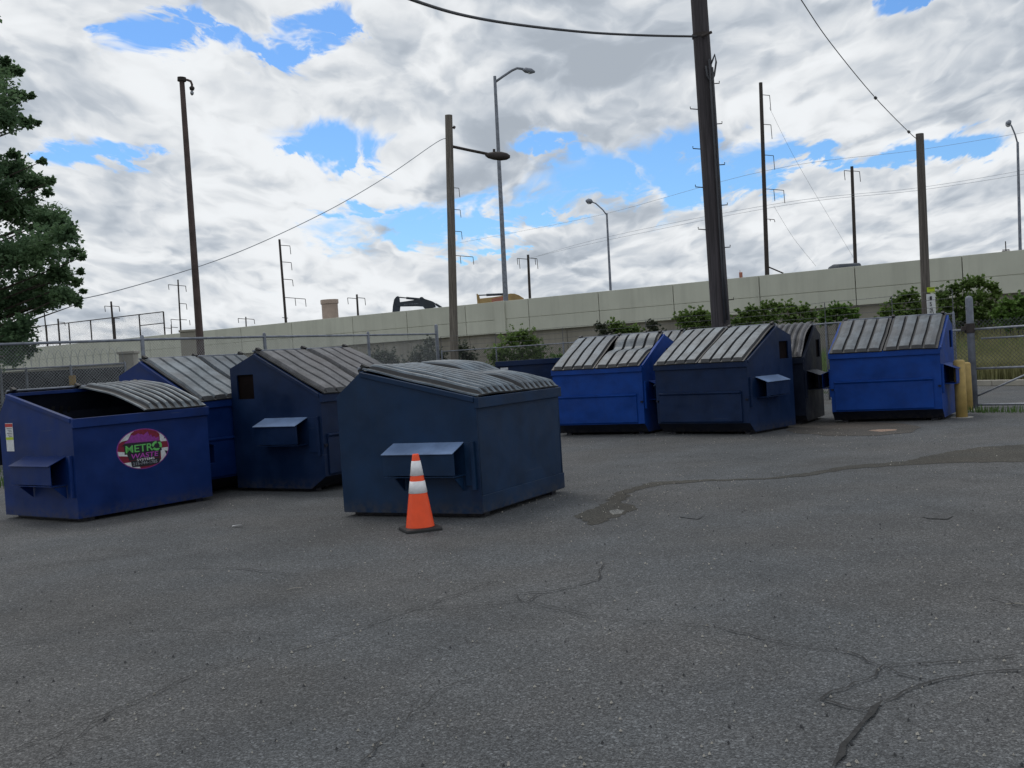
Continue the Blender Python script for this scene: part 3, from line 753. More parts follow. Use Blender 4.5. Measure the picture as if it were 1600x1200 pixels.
# ------------------------------------------------------------------ chain-link fencing
def mesh_wires(b, p0, p1, z0, z1, pitch=.075, r=.0022):
    p0 = Vector(p0); p1 = Vector(p1); L = (p1 - p0).length; d = (p1 - p0) / L; H = z1 - z0; nrm = Vector((-d.y, d.x)) * r
    for sgn in (1, -1):
        k = -H
        while k < L + (0 if sgn > 0 else H):
            a0, a1 = (k, k + H) if sgn > 0 else (k + H, k)
            # clip s in [0,L]; s goes a0->a1 while z z0->z1
            t0, t1 = 0.0, 1.0
            lo_, hi_ = (0 - a0) / (a1 - a0), (L - a0) / (a1 - a0)
            if lo_ > hi_: lo_, hi_ = hi_, lo_
            t0 = max(t0, lo_); t1 = min(t1, hi_)
            if t1 - t0 > .01:
                q0 = p0 + d * (a0 + (a1 - a0) * t0); q1 = p0 + d * (a0 + (a1 - a0) * t1); za = z0 + H * t0; zb = z0 + H * t1
                o = nrm * sgn; ax = r * .7 * sgn
                b.add([(q0.x + o.x - d.x * ax, q0.y + o.y - d.y * ax, za + r * .7), (q0.x + o.x + d.x * ax, q0.y + o.y + d.y * ax, za - r * .7), (q1.x + o.x + d.x * ax, q1.y + o.y + d.y * ax, zb - r * .7), (q1.x + o.x - d.x * ax, q1.y + o.y - d.y * ax, zb + r * .7),
                       (q0.x - o.x, q0.y - o.y, za), (q1.x - o.x, q1.y - o.y, zb)], [(0, 1, 2, 3), (1, 4, 5, 2), (4, 0, 3, 5)])
            k += pitch
def fence(label, pts, h, posts, m_post, m_wire, name='chain_link_fence', rail_r=.021, post_r=.033, barbed=0, meshz=None, wr=.0022, group='chain link fences', extra=0):
    root = empty(name, (*pts[0], 0)); tag(root, label, 'fence', group)
    O = Vector((pts[0][0], pts[0][1]))
    loc = [Vector(p) - O for p in pts]
    b = MB(); b.tube([(p.x, p.y, h) for p in loc], rail_r, 8); b.build('top_rail', M[m_post], root, smooth=True)
    b = MB()
    for a, c_ in zip(loc[:-1], loc[1:]): mesh_wires(b, a, c_, (meshz or (.05, h))[0], (meshz or (.05, h))[1] + .03, r=wr)
    b.build('wire_mesh', M[m_wire], root, recalc=False)
    for p in posts:
        q = Vector(p[:2]) - O; hh = p[2] if len(p) > 2 else h; pr = p[3] if len(p) > 3 else post_r
        b = MB(); b.tube([(q.x, q.y, -.03), (q.x, q.y, hh), (q.x, q.y, hh + .03), (q.x, q.y, hh + .05)], [pr, pr, pr * .8, pr * .3], 12); b.build('post', M[m_post], root, smooth=True)
        if barbed:
            a = MB(); a.tube([(q.x, q.y, h + .02), (q.x, q.y + .0, h + barbed)], .010, 6); a.build('wire_arm', M[m_wire], root)
    if barbed:
        for k in range(3):
            z = h + barbed * (k + 1) / 3; b = MB()
            for a, c_ in zip(loc[:-1], loc[1:]):
                n = max(2, int((c_ - a).length / 1.2))
                b.tube([(a.x + (c_.x - a.x) * i / n, a.y + (c_.y - a.y) * i / n, z + .015 * math.sin(i * 1.7 + k)) for i in range(n + 1)], .0045, 5)
                m_ = int((c_ - a).length / .14); dd = (c_ - a).normalized()
                for i in range(m_):
                    q = a + dd * (i * .14); b.add([(q.x, q.y, z - .02), (q.x + dd.x * .006, q.y + dd.y * .006, z - .02), (q.x, q.y, z + .02)], [(0, 1, 2)])
            b.build('barbed_wire', M[m_wire], root, recalc=False)
    return root
# near left fence (8 ft) running from the left edge back to its corner post
nl = [(at(-220, 551, 19.5).xy), at(0, 537, 22.6).xy, at(222, 530, 25).xy, at(413, 526, 28.6).xy, at(575, 523, 33.5).xy, at(682, 520, 37.5).xy]
fence('tall chain link fence with a grey top rail running behind the left dumpsters', [tuple(p) for p in nl], 2.44, [(*nl[2], 2.5), (*nl[3], 2.5), (*nl[4], 2.5), (*nl[5], 2.72, .06), (*nl[0],)], 'steel_dull', 'wire', rail_r=.03, post_r=.045)
# back fence with barbed strands
bf = [at(690, 549, 37.6).xy, at(880, 537, 35.0).xy, at(1130, 517, 30.4).xy, at(1290, 505, 26.5).xy, at(1490, 497, 23.0).xy]
bpo = [(*bf[0],), (*at(775, 543, 36.6).xy,), (*bf[1],), (*at(1010, 526, 32.8).xy,), (*bf[2],), (*bf[3],), (*at(1395, 500, 24.7).xy,), (*bf[4],)]
fence('low chain link fence topped with barbed wire behind the right hand dumpsters', [tuple(p) for p in bf], 1.83, bpo, 'steel_dull', 'wire_dark', barbed=.5, wr=.0034, rail_r=.018, post_r=.026)
# fence across the road on the far side of the gate
ff = [at(1470, 500, 30).xy, at(1600, 497, 26.5).xy, at(1760, 480, 23).xy]
# screened fence on the left
sf = [at(-160, 575, 28).xy, at(0, 571, 29).xy, at(110, 569, 30).xy, at(195, 566, 31).xy]
sr = fence('dark screened chain link fence at the far left with razor wire on top', [tuple(p) for p in sf], 2.02, [(*sf[0],), (*sf[1],), (*at(40, 570, 29.4).xy,), (*sf[2],), (*sf[3],)], 'steel_dull', 'wire', rail_r=.025, post_r=.035)
b = MB(); O = sf[0]
for a, c_ in zip(sf[:-1], sf[1:]):
    d_ = (c_ - a).normalized(); nn = Vector((-d_.y, d_.x)); a2 = a - O + nn * .05; c2 = c_ - O + nn * .05
    b.add([(a2.x, a2.y, .02), (c2.x, c2.y, .02), (c2.x, c2.y, 1.93), (a2.x, a2.y, 1.93), (a2.x + nn.x * .01, a2.y + nn.y * .01, .02), (c2.x + nn.x * .01, c2.y + nn.y * .01, .02), (c2.x + nn.x * .01, c2.y + nn.y * .01, 1.93), (a2.x + nn.x * .01, a2.y + nn.y * .01, 1.93)],
          [(0, 1, 2, 3), (7, 6, 5, 4), (3, 2, 6, 7), (0, 3, 7, 4), (1, 5, 6, 2)])
b.build('privacy_screen', M['screen'], sr)
b = MB(); hp = []
tot_l = (sf[3] - sf[0]).length; dd = (sf[3] - sf[0]).normalized(); nn = Vector((-dd.y, dd.x))
for i in range(int(tot_l / .018)):
    s_ = i * .018; a = s_ / .20 * 2 * PI; q = dd * s_ + nn * (.20 * math.cos(a)); hp.append((q.x, q.y, 2.02 + .24 + .22 * math.sin(a)))
b.tube(hp, .006, 4); b.build('razor_wire', M['wire'], sr, recalc=False)
p = at(116, 594, 29.9); b = MB(); b.box(p.x - .09, p.x + .09, p.y - .14, p.y - .10, p.z - .13, p.z + .13); b.box(p.x - .02, p.x + .02, p.y - .10, p.y - .03, p.z - .1, p.z + .1)
tag(b.build('utility_box', M['exc_yellow'], bevel=.01), 'small yellow box fixed to the dark screened fence', 'box')
p = at(201, 560, 31.3); b = MB(); b.box(p.x - .21, p.x + .21, p.y - .2, p.y + .2, -.03, 2.28); b.box(p.x - .25, p.x + .25, p.y - .24, p.y + .24, 2.281, 2.36)
tag(b.build('concrete_pillar', M['concrete'], bevel=.015), 'pale square concrete pillar where the screened fence ends', 'pillar')
# brown concrete post next to the leaning lamp pole
p = at(297, 530, 46); q = at(297, 519, 46); b = MB(); b.box(p.x - .32, p.x + .32, p.y - .3, p.y + .3, -.03, q.z); b.box(p.x - .36, p.x + .36, p.y - .34, p.y + .34, q.z + .001, q.z + .1)
tag(b.build('concrete_post', M['wall_low'], bevel=.02), 'squat stained concrete post left of the leaning brown lamp pole', 'post')

# ------------------------------------------------------------------ the gate
gp = gnd(1522, 637); gr = empty('swing_gate', (gp.x, gp.y, 0)); tag(gr, 'galvanised pipe swing gate with diagonal brace and chain link infill', 'gate')
G0 = Vector((gp.x, gp.y)); gd_ = (gnd(1590, 636).xy - G0).normalized()
def gpt(px, py):                          # point in the gate's plane
    d = ray(px, py); nv_ = Vector((-gd_.y, gd_.x, 0)); o = Vector((0, 0, EYE)); t = (Vector((G0.x, G0.y, 0)) - o).dot(nv_) / d.dot(nv_); q = o + d * t - Vector((G0.x, G0.y, 0)); return q
b = MB(); q = gpt(1517, 462); b.tube([(q.x * .2, q.y * .2, -.03), (q.x * .2, q.y * .2, q.z - .06), (q.x * .2, q.y * .2, q.z - .03), (q.x * .2, q.y * .2, q.z - .008), (q.x * .2, q.y * .2, q.z)], [.068, .068, .06, .04, .012], 20); b.build('gate_post', M['steel_dull'], gr, smooth=True)
b = MB(); b.tube([(0, 0, 1.42), (0, 0, 1.60)], .095, 12); b.box(-.16, .05, -.04, .04, 1.47, 1.55); b.build('hinge_collar', M['dark_metal'], gr, bevel=.006)
far = 2.6
def gl(z0_, z1_=None, s0=.09, s1=far, r=.022):
    z1_ = z0_ if z1_ is None else z1_; k = MB(); k.tube([(gd_.x * s0, gd_.y * s0, z0_), (gd_.x * s1, gd_.y * s1, z1_)], r, 10); return k
gl(1.48, 1.50, -.5).build('top_rail', M['steel'], gr, smooth=True); gl(1.30, 1.31, .2, r=.018).build('rail', M['steel'], gr, smooth=True); gl(.74, .74, 0.0).build('rail', M['steel'], gr, smooth=True)
gl(.055, .055, 0.0).build('bottom_rail', M['steel'], gr, smooth=True); gl(.20, .76, .02, 1.35, .018).build('diagonal_brace', M['steel'], gr, smooth=True)
gl(.20, .76, 2.58, 1.35, .018).build('diagonal_brace', M['steel'], gr, smooth=True)
k = MB(); k.tube([(gd_.x * far, gd_.y * far, .03), (gd_.x * far, gd_.y * far, 1.66)], .03, 10); k.build('end_post', M['steel'], gr, smooth=True)
k = MB(); mesh_wires(k, gd_ * -.6, gd_ * far, .74, 1.66, r=.0032); k.build('wire_mesh', M['wire_dark'], gr, recalc=False)

# ------------------------------------------------------------------ highway barrier wall
UW = Vector((.818, -.575)); PWL = Vector((27.9, 60.0)); NW = Vector((.575, .818))      # NW points away from camera
def wpt(s, n=0.0): return PWL + UW * s + NW * n
def s_at(px):                             # where a pixel column meets the wall plane (level with the eye)
    d = ray(px, 600 - 0); k = d.xy; t = (PWL.dot(NW)) / k.dot(NW); return (k * t - PWL).dot(UW)
TOPZ, GRZ, BOTZ = 5.50, 4.18, 3.20
wl = empty('highway_wall', (*wpt(0), 0)); tag(wl, 'long beige concrete highway barrier wall of jointed panels', 'wall')
WO = wpt(0)
def wbox(b, s0, s1, n0, n1, z0_, z1_, mi=0):
    q = [wpt(s0, n0) - WO, wpt(s1, n0) - WO, wpt(s1, n1) - WO, wpt(s0, n1) - WO]
    b.add([(p.x, p.y, z0_) for p in q] + [(p.x, p.y, z1_) for p in q], [(0, 3, 2, 1), (4, 5, 6, 7), (0, 1, 5, 4), (1, 2, 6, 5), (2, 3, 7, 6), (3, 0, 4, 7)], mi)
def wprof(b, s0, s1, pr):
    n = len(pr); vs = []
    for s_ in (s0, s1):
        for nn_, z in pr: p = wpt(s_, nn_) - WO; vs.append((p.x, p.y, z))
    b.add(vs, [tuple(range(n)), tuple(range(2 * n - 1, n - 1, -1))] + [(i, i + n, (i + 1) % n + n, (i + 1) % n) for i in range(n)])
js = [s_at(x) for x in (461.5, 557, 642, 734, 833, 943, 1060, 1195, 1345, 1513)]
jl = [js[0]]
while jl[0] > -170: jl.insert(0, jl[0] - 6.3)
jl += js[1:]
while jl[-1] < 30: jl.append(jl[-1] + 5.9)
for a, c_ in zip(jl[:-1], jl[1:]):
    b = MB(); wprof(b, a + .025, c_ - .025, [(.3, BOTZ), (.3, TOPZ), (0, TOPZ), (0, GRZ + .02), (.05, GRZ + .02), (.05, GRZ - .02), (.01, GRZ - .02), (.01, BOTZ)])
    b.build('wall_panel', M['wall'], wl, bevel=.02)
b = MB(); wbox(b, jl[0], jl[-1], .301, .33, BOTZ + .02, TOPZ - .03); b.build('panel_backing', M['wall_low'], wl)
for k, (a, c_) in enumerate(zip(jl[:-1], jl[1:])):
    m_ = (a + c_) / 2
    for qa, qb in ((a, m_), (m_, c_)):
        b = MB(); wprof(b, qa + .02, qb - .02, [(.45, -.03), (.45, BOTZ - .01), (.34, BOTZ - .01), (.34, 1.58), (.38, 1.58), (.38, 1.55), (.34, 1.55), (.34, -.03)])
        b.build('retaining_panel', M['wall_low'], wl, bevel=.015)
b = MB(); wbox(b, jl[0], jl[-1], .452, .9, -.03, BOTZ - .03); b.build('wall_core', M['wall_low'], wl)
sp = s_at(790); b = MB(); wbox(b, s_at(781), s_at(797), -.16, -.002, BOTZ - .05, TOPZ + .02); b.build('pilaster', M['wall'], wl, bevel=.02)
# the highway carriageway behind the wall
b = MB(); q = [wpt(jl[0], .9), wpt(jl[-1], .9), wpt(jl[-1], 26), wpt(jl[0], 26)]
b.add([(p.x, p.y, -.02) for p in q] + [(p.x, p.y, 4.3) for p in q], [(0, 3, 2, 1), (4, 5, 6, 7), (0, 1, 5, 4), (1, 2, 6, 5), (2, 3, 7, 6), (3, 0, 4, 7)])
tag(b.build('highway_road', M['road']), kind='structure')
def behind(px, n):                        # ground-plane point behind the wall (n metres) on a pixel column
    d = ray(px, 560).xy; t = (PWL.dot(NW) + n) / d.dot(NW); return d * t

# fence standing on top of the highway wall at the left
tf = empty('highway_fence', (0, 0, 0)); tag(tf, 'dark chain link fence standing on the highway wall at far left', 'fence')
tps = [(255, 484), (217, 488.5), (178, 493.5), (141, 497), (107, 500), (72, 504), (30, 509), (-20, 515)]
tops = []
for i, (x, y) in enumerate(tps):
    q = behind(x, .16); t_ = at(x, y, q.y); tops.append(Vector((t_.x, t_.y, TOPZ + 2.15)))
tb = tf; 
for i, t_ in enumerate(tops):
    b = MB(); b.tube([(t_.x, t_.y, TOPZ), t_], .07, 8); b.build('post', M['dark_metal'], tf)
b = MB(); b.tube(tops, .05, 6); b.build('top_rail', M['dark_metal'], tf)
b = MB(); b.tube([tops[0] - Vector((0, 0, 1.05)), tops[1] - Vector((0, 0, 1.05))], .045, 6); b.build('mid_rail', M['dark_metal'], tf)
b = MB()
for a, c_ in zip(tops[:-1], tops[1:]): mesh_wires(b, a.xy, c_.xy, TOPZ + .05, TOPZ + 2.1, .16, .0035)
b.build('wire_mesh', M['wire_dark'], tf, recalc=False)

# ------------------------------------------------------------------ poles
def shaft(root, base, top_, r0, r1, m, n=16, name='shaft'):
    b = MB(); K = 10
    b.tube([Vector(base).lerp(Vector(top_), i / K) for i in range(K + 1)], [r0 + (r1 - r0) * i / K for i in range(K + 1)], n)
    o = b.build(name, M[m], root, smooth=True)
    md = o.modifiers.new('es', 'EDGE_SPLIT'); md.split_angle = R(50); return o
def pole_line(pt_, pb, Y):
    """real line of a pole seen from pt_ (top px) to pb (lower px) at depth Y, carried down to the ground"""
    t_ = at(*pt_, Y); l = at(*pb, Y); d = (l - t_); k = (t_.z + .03) / (-d.z); return t_, t_ + d * k
# thick dark utility pole
t_, g_ = pole_line((1092, 0), (1127, 515), 23.2); t_ = t_ + (t_ - g_).normalized() * 1.6
up = empty('utility_pole', g_); tag(up, 'thick dark wooden utility pole with step pegs and cables', 'utility pole', 'wooden poles')
shaft(up, (0, 0, 0), t_ - g_, .205, .165, 'wood_dark', 20)
ax = (t_ - g_).normalized()
def on(pxy, Y=23.2): return at(*pxy, Y) - g_
for (x, y, sgn) in ((1097, 170, -1), (1099, 232, -1), (1104, 292, -1), (1108, 358, -1), (1112, 130, 1), (1116, 193, 1), (1118, 257, 1), (1126, 320, 1), (1131, 468, 1), (1124, 386, 1)):
    a = on((x + (0), y)); b = MB(); o_ = a + Vector((sgn * .0, -.02, 0)); e_ = on((1104 + (y - 190) * .066 + sgn * 24, y)); c0 = on((1104 + (y - 190) * .066 + sgn * 11, y + 1))
    b.tube([c0, e_, e_ + Vector((0, 0, .045))], .011, 6); b.build('step_peg', M['dark_metal'], up)
cabs = [[(1111, 100), (1117, 85), (1119, 97), (1116, 118), (1111, 130), (1105, 118), (1103, 103)], [(1113, 105), (1118, 180), (1122, 250), (1127, 330), (1131, 420), (1137, 500)], [(1108, 92), (1114, 190), (1121, 300), (1127, 400), (1133, 505)]]
for k, c_ in enumerate(cabs):
    b = MB(); b.tube([on((x, y), 22.97) for x, y in c_], .022 if k else .02, 8); b.build('service_cable', M['cable'], up, smooth=True)
b = MB(); cc = on((1095, 57)); b.tube([cc - ax * .03, cc + ax * .05], .185, 16); b.build('cable_clamp', M['dark_metal'], up)
b = MB(); b.tube([on((1096, 57), 22.95), on((1112, 50), 22.95)], .03, 8); b.build('bracket', M['dark_metal'], up)
b = MB(); b.tube([on((1123, 340), 23.0) + Vector((.02, 0, 0)), on((1134, 500), 23.0)], .035, 8); b.build('conduit', M['dark_metal'], up)
# grey wooden pole with flood lamp
t_, g_ = pole_line((701, 180), (709, 520), 42); wp = empty('lamp_pole', g_); tag(wp, 'weathered grey wooden pole carrying a side arm street lamp', 'street lamp', 'wooden poles')
shaft(wp, (0, 0, 0), t_ - g_, .165, .14, 'wood_grey')
o_ = lambda x, y, Y=42: at(x, y, Y) - g_
b = MB(); b.tube([o_(707, 229), o_(730, 234), o_(764, 241)], .055, 8); b.build('lamp_arm', M['dark_metal'], wp)
b = MB(); pr = [(758, .03), (763, .11), (772, .16), (783, .17), (792, .13), (797, .05)]
b.tube([o_(x, 242.5 + (x - 758) * .06) for x, _ in pr], [r_ for _, r_ in pr], 12); b.build('lamp_head', M['dark_metal'], wp, smooth=True)
b = MB(); b.tube([o_(772, 240), o_(772, 233)], .05, 8); b.build('photocell', M['dark_metal'], wp)
b = MB(); b.tube([o_(708, 198), o_(711, 200)], .06, 8); b.build('insulator', M['dark_metal'], wp)
# brown wooden pole at right with tags
t_, g_ = pole_line((1437, 209), (1447, 470), 36); rp = empty('wooden_pole', g_); tag(rp, 'plain brown wooden pole with yellow and white tags low down', 'pole', 'wooden poles')
shaft(rp, (0, 0, 0), t_ - g_, .155, .125, 'wood_brown')
def tagbox(px0, px1, py0, py1, m, name, off=.0, par=None, Y=35.8):
    a = at(px0, py1, Y) - g_; c_ = at(px1, py0, Y) - g_; b = MB(); b.box(a.x, c_.x, a.y - .02 - off, a.y - off, a.z, c_.z); return b.build(name, M[m], par or rp)
tagbox(1448.5, 1460, 448.5, 457.5, 'ylabel', 'yellow_tag'); wt = tagbox(1449, 1460.5, 459, 494, 'white', 'white_tag')
tagbox(1450.5, 1459, 449.6, 450.6, 'ink', 'printed_line', .021)
for ch, y in (('1', 466), ('5', 475), ('2', 485)):
    c0 = at(1454.5, y, 35.75) - g_; text_mb(ch, .07, .13, lambda u, v, n: (c0.x + u, c0.y - n - .002, c0.z + v)).build('digit', M['ink'], wt)
b = MB(); b.tube([at(1456, 480, 35.7) - g_, at(1459, 492, 35.7) - g_], .012, 6); b.build('strap', M['ink'], rp)
# leaning brown metal lamp pole at the left
t_, g_ = pole_line((284, 124), (313, 540), 33); lp = empty('lamp_pole', g_); tag(lp, 'tall leaning rusty brown metal pole with a small hooked lamp', 'street lamp')
shaft(lp, (0, 0, 0), t_ - g_, .125, .075, 'dark_metal')
lp_m = M['rust'] = mat('rusty_pole_steel', (.085, .06, .055), .8, .25, 3, 0, .2)
lp.children[0].data.materials[0] = lp_m
o_ = lambda x, y, Y=33: at(x, y, Y) - g_
b = MB(); b.tube([o_(284, 121), o_(284, 127)], .13, 12); b.build('cap', M['dark_metal'], lp)
b = MB(); b.tube([o_(285, 124), o_(293, 125), o_(298, 127), o_(300, 132), o_(300, 137)], .035, 8); b.build('lamp_arm', M['rust'], lp, smooth=True)
b = MB(); b.tube([o_(300, 135), o_(300, 137), o_(300, 141)], [.05, .08, .06], 10); b.build('lamp_holder', M['dark_metal'], lp, smooth=True)
b = MB(); b.tube([o_(300, 141.5), o_(300, 144), o_(300, 147), o_(300, 149)], [.02, .055, .05, .02], 10); b.build('lamp_bulb', M['steel'], lp, smooth=True)

# highway light masts
def mast(top_px, bot_px, n, arm, head, lab, r0=.16, r1=.09):
    q = behind(bot_px[0], n); Y = q.y; t_ = at(*top_px, Y); l = at(*bot_px, Y); d = (l - t_); k = (t_.z - 4.3) / (-d.z); g_ = t_ + d * k
    e = empty('highway_light', g_); tag(e, lab, 'street lamp', 'lamp masts along the highway')
    shaft(e, (0, 0, 0), t_ - g_, r0, r1, 'steel_dull')
    b = MB(); b.tube([at(x, y, Y) - g_ for x, y in arm], .075 * r0 / .16, 8); b.build('lamp_arm', M['steel_dull'], e, smooth=True)
    a = at(*head[0], Y) - g_; c_ = at(*head[1], Y) - g_; b = MB(); b.tube([a, a.lerp(c_, .25), a.lerp(c_, .7), c_], [.07, .2, .2, .06], 10)
    b.build('lamp_head', M['steel_dull'], e, smooth=True)
    b = MB(); m_ = a.lerp(c_, .55); b.tube([m_ + Vector((0, 0, -.22)), m_ + Vector((0, 0, -.1))], [.08, .16], 10); b.build('lamp_lens', M['white'], e, smooth=True)
mast((773, 119), (790, 465), 1.6, [(774, 128), (785, 120), (800, 110), (808, 106.5), (818, 108)], [(816, 108.5), (836, 112.5)], 'tallest grey lamp mast, its arm reaching right, behind the wall', .20, .11)
mast((948, 333), (954, 452), 8, [(948, 336), (942, 328), (931, 318), (925, 315.5)], [(926, 315.5), (915, 313.5)], 'middle lamp mast with an arm reaching left above the wall', .105, .07)
mast((1590, 222), (1594, 388), 6, [(1590, 224), (1586, 210), (1581, 198), (1578, 193)], [(1579, 194), (1572, 191)], 'lamp mast at the right edge with its arm reaching left', .10, .07)

# steel transmission poles of the railway line, far behind the wall
def tpole(top_px, bot_px, Y, wpx, arms, lab, brace=None):
    t_ = at(*top_px, Y); l = at(*bot_px, Y); d = (l - t_); k = (t_.z + .03) / (-d.z); g_ = t_ + d * k
    e = empty('transmission_pole', g_); tag(e, lab, 'transmission pole', 'steel poles along the railway')
    r = wpx / 2 / F_PX * Y; shaft(e, (0, 0, 0), t_ - g_, r * 1.15, r * .85, 'dark_metal', 10)
    for (x0, x1, y, drops) in arms:
        b = MB(); rr_ = max(.045, .55 / F_PX * Y); b.tube([at(x0, y, Y) - g_, at(x1, y + (x1 - x0) * .08, Y) - g_], rr_, 6); ao = b.build('crossarm', M['dark_metal'], e)
        for (xd, dy) in drops:
            yy = y + (xd - x0) * .08
            b = MB(); b.tube([at(xd, yy, Y) - g_, at(xd + .6 + dy * .06, yy + dy, Y) - g_], rr_ * .95, 6); b.build('insulator', M['dark_metal'], ao)
    if brace: b = MB(); b.tube([at(*brace[0], Y) - g_, at(*brace[1], Y) - g_], .1, 6); b.build('brace', M['dark_metal'], e)
    return e
tpole((1188.5, 129), (1198.5, 425), 150, 6.5, [(1189, 1202.5, 148, [(1202.5, 24)]), (1191, 1204.5, 194, [(1204.5, 22)]), (1193, 1208.5, 242, [(1208.5, 22)]), (1195, 1224.5, 295, [(1209, 18), (1224.5, 20)]), (1196, 1210, 342, [(1203, 3), (1210, 4)])], 'tall dark steel pole with five short arms right of the thick utility pole', ((1198, 416), (1224, 427)))
tpole((1331, 260), (1336.5, 410), 190, 5.5, [(1331, 1319, 267.5, [(1319, 15)]), (1331, 1343, 267, [(1343, 16)])], 'dark steel pole with a small T arm near the right wooden pole')
tpole((436.5, 374), (446.5, 500), 220, 4, [(437, 453, 383, [(453, 13)]), (439, 455, 409, [(455, 12)]), (441, 457, 436, [(457, 10)]), (443, 477, 464.5, [(461, 12), (477, 12)]), (450, 441, 497, [])], 'tall thin steel pole with four right hand arms left of the beige pier')
tpole((825, 398), (828, 466), 240, 4.5, [(825, 808, 405, [(808, 10), (811, 16)]), (825, 839, 403, [(836, 10), (839, 16)])], 'dark steel pole with drooping T arms right of the yellow excavator')
tpole((557.5, 460), (559.5, 493), 300, 3.6, [(557, 543, 466.5, [(543, 10)]), (557, 570, 465, [(570, 11)])], 'short steel pole with T arms right of the beige pier')
tpole((278, 437), (282.5, 518), 260, 2.6, [(278, 263, 446, [(263, 8)]), (278, 290, 446, [(290, 9)]), (280, 291, 474, [(291, 9)]), (281, 267, 500, [(267, 8)]), (281, 292, 499, [(296, 8)])], 'slim steel pole with arms both sides left of the leaning lamp pole')
tpole((173.5, 471), (178, 525), 280, 3.4, [(174, 163.5, 479, [(163.5, 9)]), (174, 186, 478, [(186, 8)]), (176, 187, 497, [])], 'steel pole with a T arm behind the fence on the highway wall')
tpole((384, 495), (384.5, 506), 420, 2.2, [(384, 372, 498.5, [(372, 7)]), (384, 397, 498, [(397, 7)])], 'tiny distant steel pole between two taller ones at left')
tpole((267.5, 507), (268, 520), 420, 2.0, [(267, 255, 513, []), (267, 278, 511, [])], 'tiniest distant steel pole at the end of the highway fence')
tpole((702.5, 250), (712, 470), 175, 3.5, [(704, 717, 293, [(717, 14)]), (706, 719, 327, [(719, 12)]), (708, 721, 361, [(721, 12)]), (709, 739, 399, [(719, 12), (739, 12)])], 'steel pole mostly hidden behind the grey wooden lamp pole')
tpole((69, 487), (73, 530), 300, 2.2, [], 'bare thin steel pole at the left near the tree')
tpole((90.5, 498), (93, 530), 300, 3, [(90, 101, 503, [(101, 5)])], 'short steel pole seen through the highway fence at left')

# ------------------------------------------------------------------ overhead cables
def cable(name, pts, r, m, lab, cat='cable', group=None, n=24, extra=None):
    P = [at(x, y, Y) for x, y, Y in pts]; out = []
    for i in range(len(P) - 1):              # Catmull-Rom through the points
        p0 = P[max(i - 1, 0)]; p1 = P[i]; p2 = P[i + 1]; p3 = P[min(i + 2, len(P) - 1)]
        for k in range(8):
            t = k / 8; out.append(.5 * ((2 * p1) + (p2 - p0) * t + (2 * p0 - 5 * p1 + 4 * p2 - p3) * t * t + (3 * p1 - p0 - 3 * p2 + p3) * t ** 3))
    out.append(P[-1]); b = MB(); b.tube(out, r, 6)
    if extra:
        for (x, y, Y, dx, dy, rr_) in extra: b.tube([at(x - dx, y - dy, Y), at(x + dx, y + dy, Y)], rr_, 8)
    return tag(b.build(name, M[m], smooth=True), lab, cat, group)
cable('overhead_cable', [(200, -215, 9), (430, -90, 12), (645, 0, 15.5), (760, 31, 18), (900, 49, 20.5), (1000, 55, 22), (1088, 57, 23.0)], .024, 'cable', 'thick black cable sweeping in from the top to the dark utility pole')
cable('overhead_cable', [(1150, -160, 16), (1252, 0, 22), (1300, 70, 26), (1368, 153, 31), (1425, 211, 35.6), (1436, 217, 36)], .012, 'cable', 'thin cable with two black splices dropping to the brown wooden pole', extra=[(1368, 153, 31, 1.5, 1.7, .045), (1420, 206, 35.2, 1.5, 1.5, .045)])
cable('overhead_cable', [(100, 472, 30), (180, 455, 31), (315, 415, 34), (410, 378, 36), (520, 325, 38.5), (610, 272, 40.5), (688, 219, 42), (701, 224, 42)], .014, 'thin', 'sagging grey cable from the left tree up to the wooden lamp pole')
for k, (pts, lab) in enumerate([([(1750, 180, 150), (1600, 207, 150), (1430, 235, 155), (1200, 266, 150), (950, 333, 190), (800, 364, 230), (715, 380, 230)], 'uppermost long power line crossing the blue gap at right'),
                                ([(1750, 236, 150), (1600, 266, 150), (1430, 294, 155), (1215, 318, 150), (950, 370, 190), (840, 400, 235)], 'upper of two close power lines low on the right'),
                                ([(1750, 244, 150), (1600, 272, 150), (1430, 298, 155), (1225, 321, 150), (950, 375, 190), (825, 404, 238)], 'lower of two close power lines low on the right')]):
    cable('power_line', pts, .022, 'thin', lab, 'power line', 'long power lines over the highway')
cable('guy_wire', [(1202, 168, 150), (1250, 262, 158), (1335, 405, 170)], .018, 'thin', 'longer slanting wire down from the tall steel pole', 'wire')
cable('guy_wire', [(1209, 322, 150), (1240, 372, 155), (1275, 416, 160)], .018, 'thin', 'shorter slanting wire low beside the tall steel pole', 'wire')

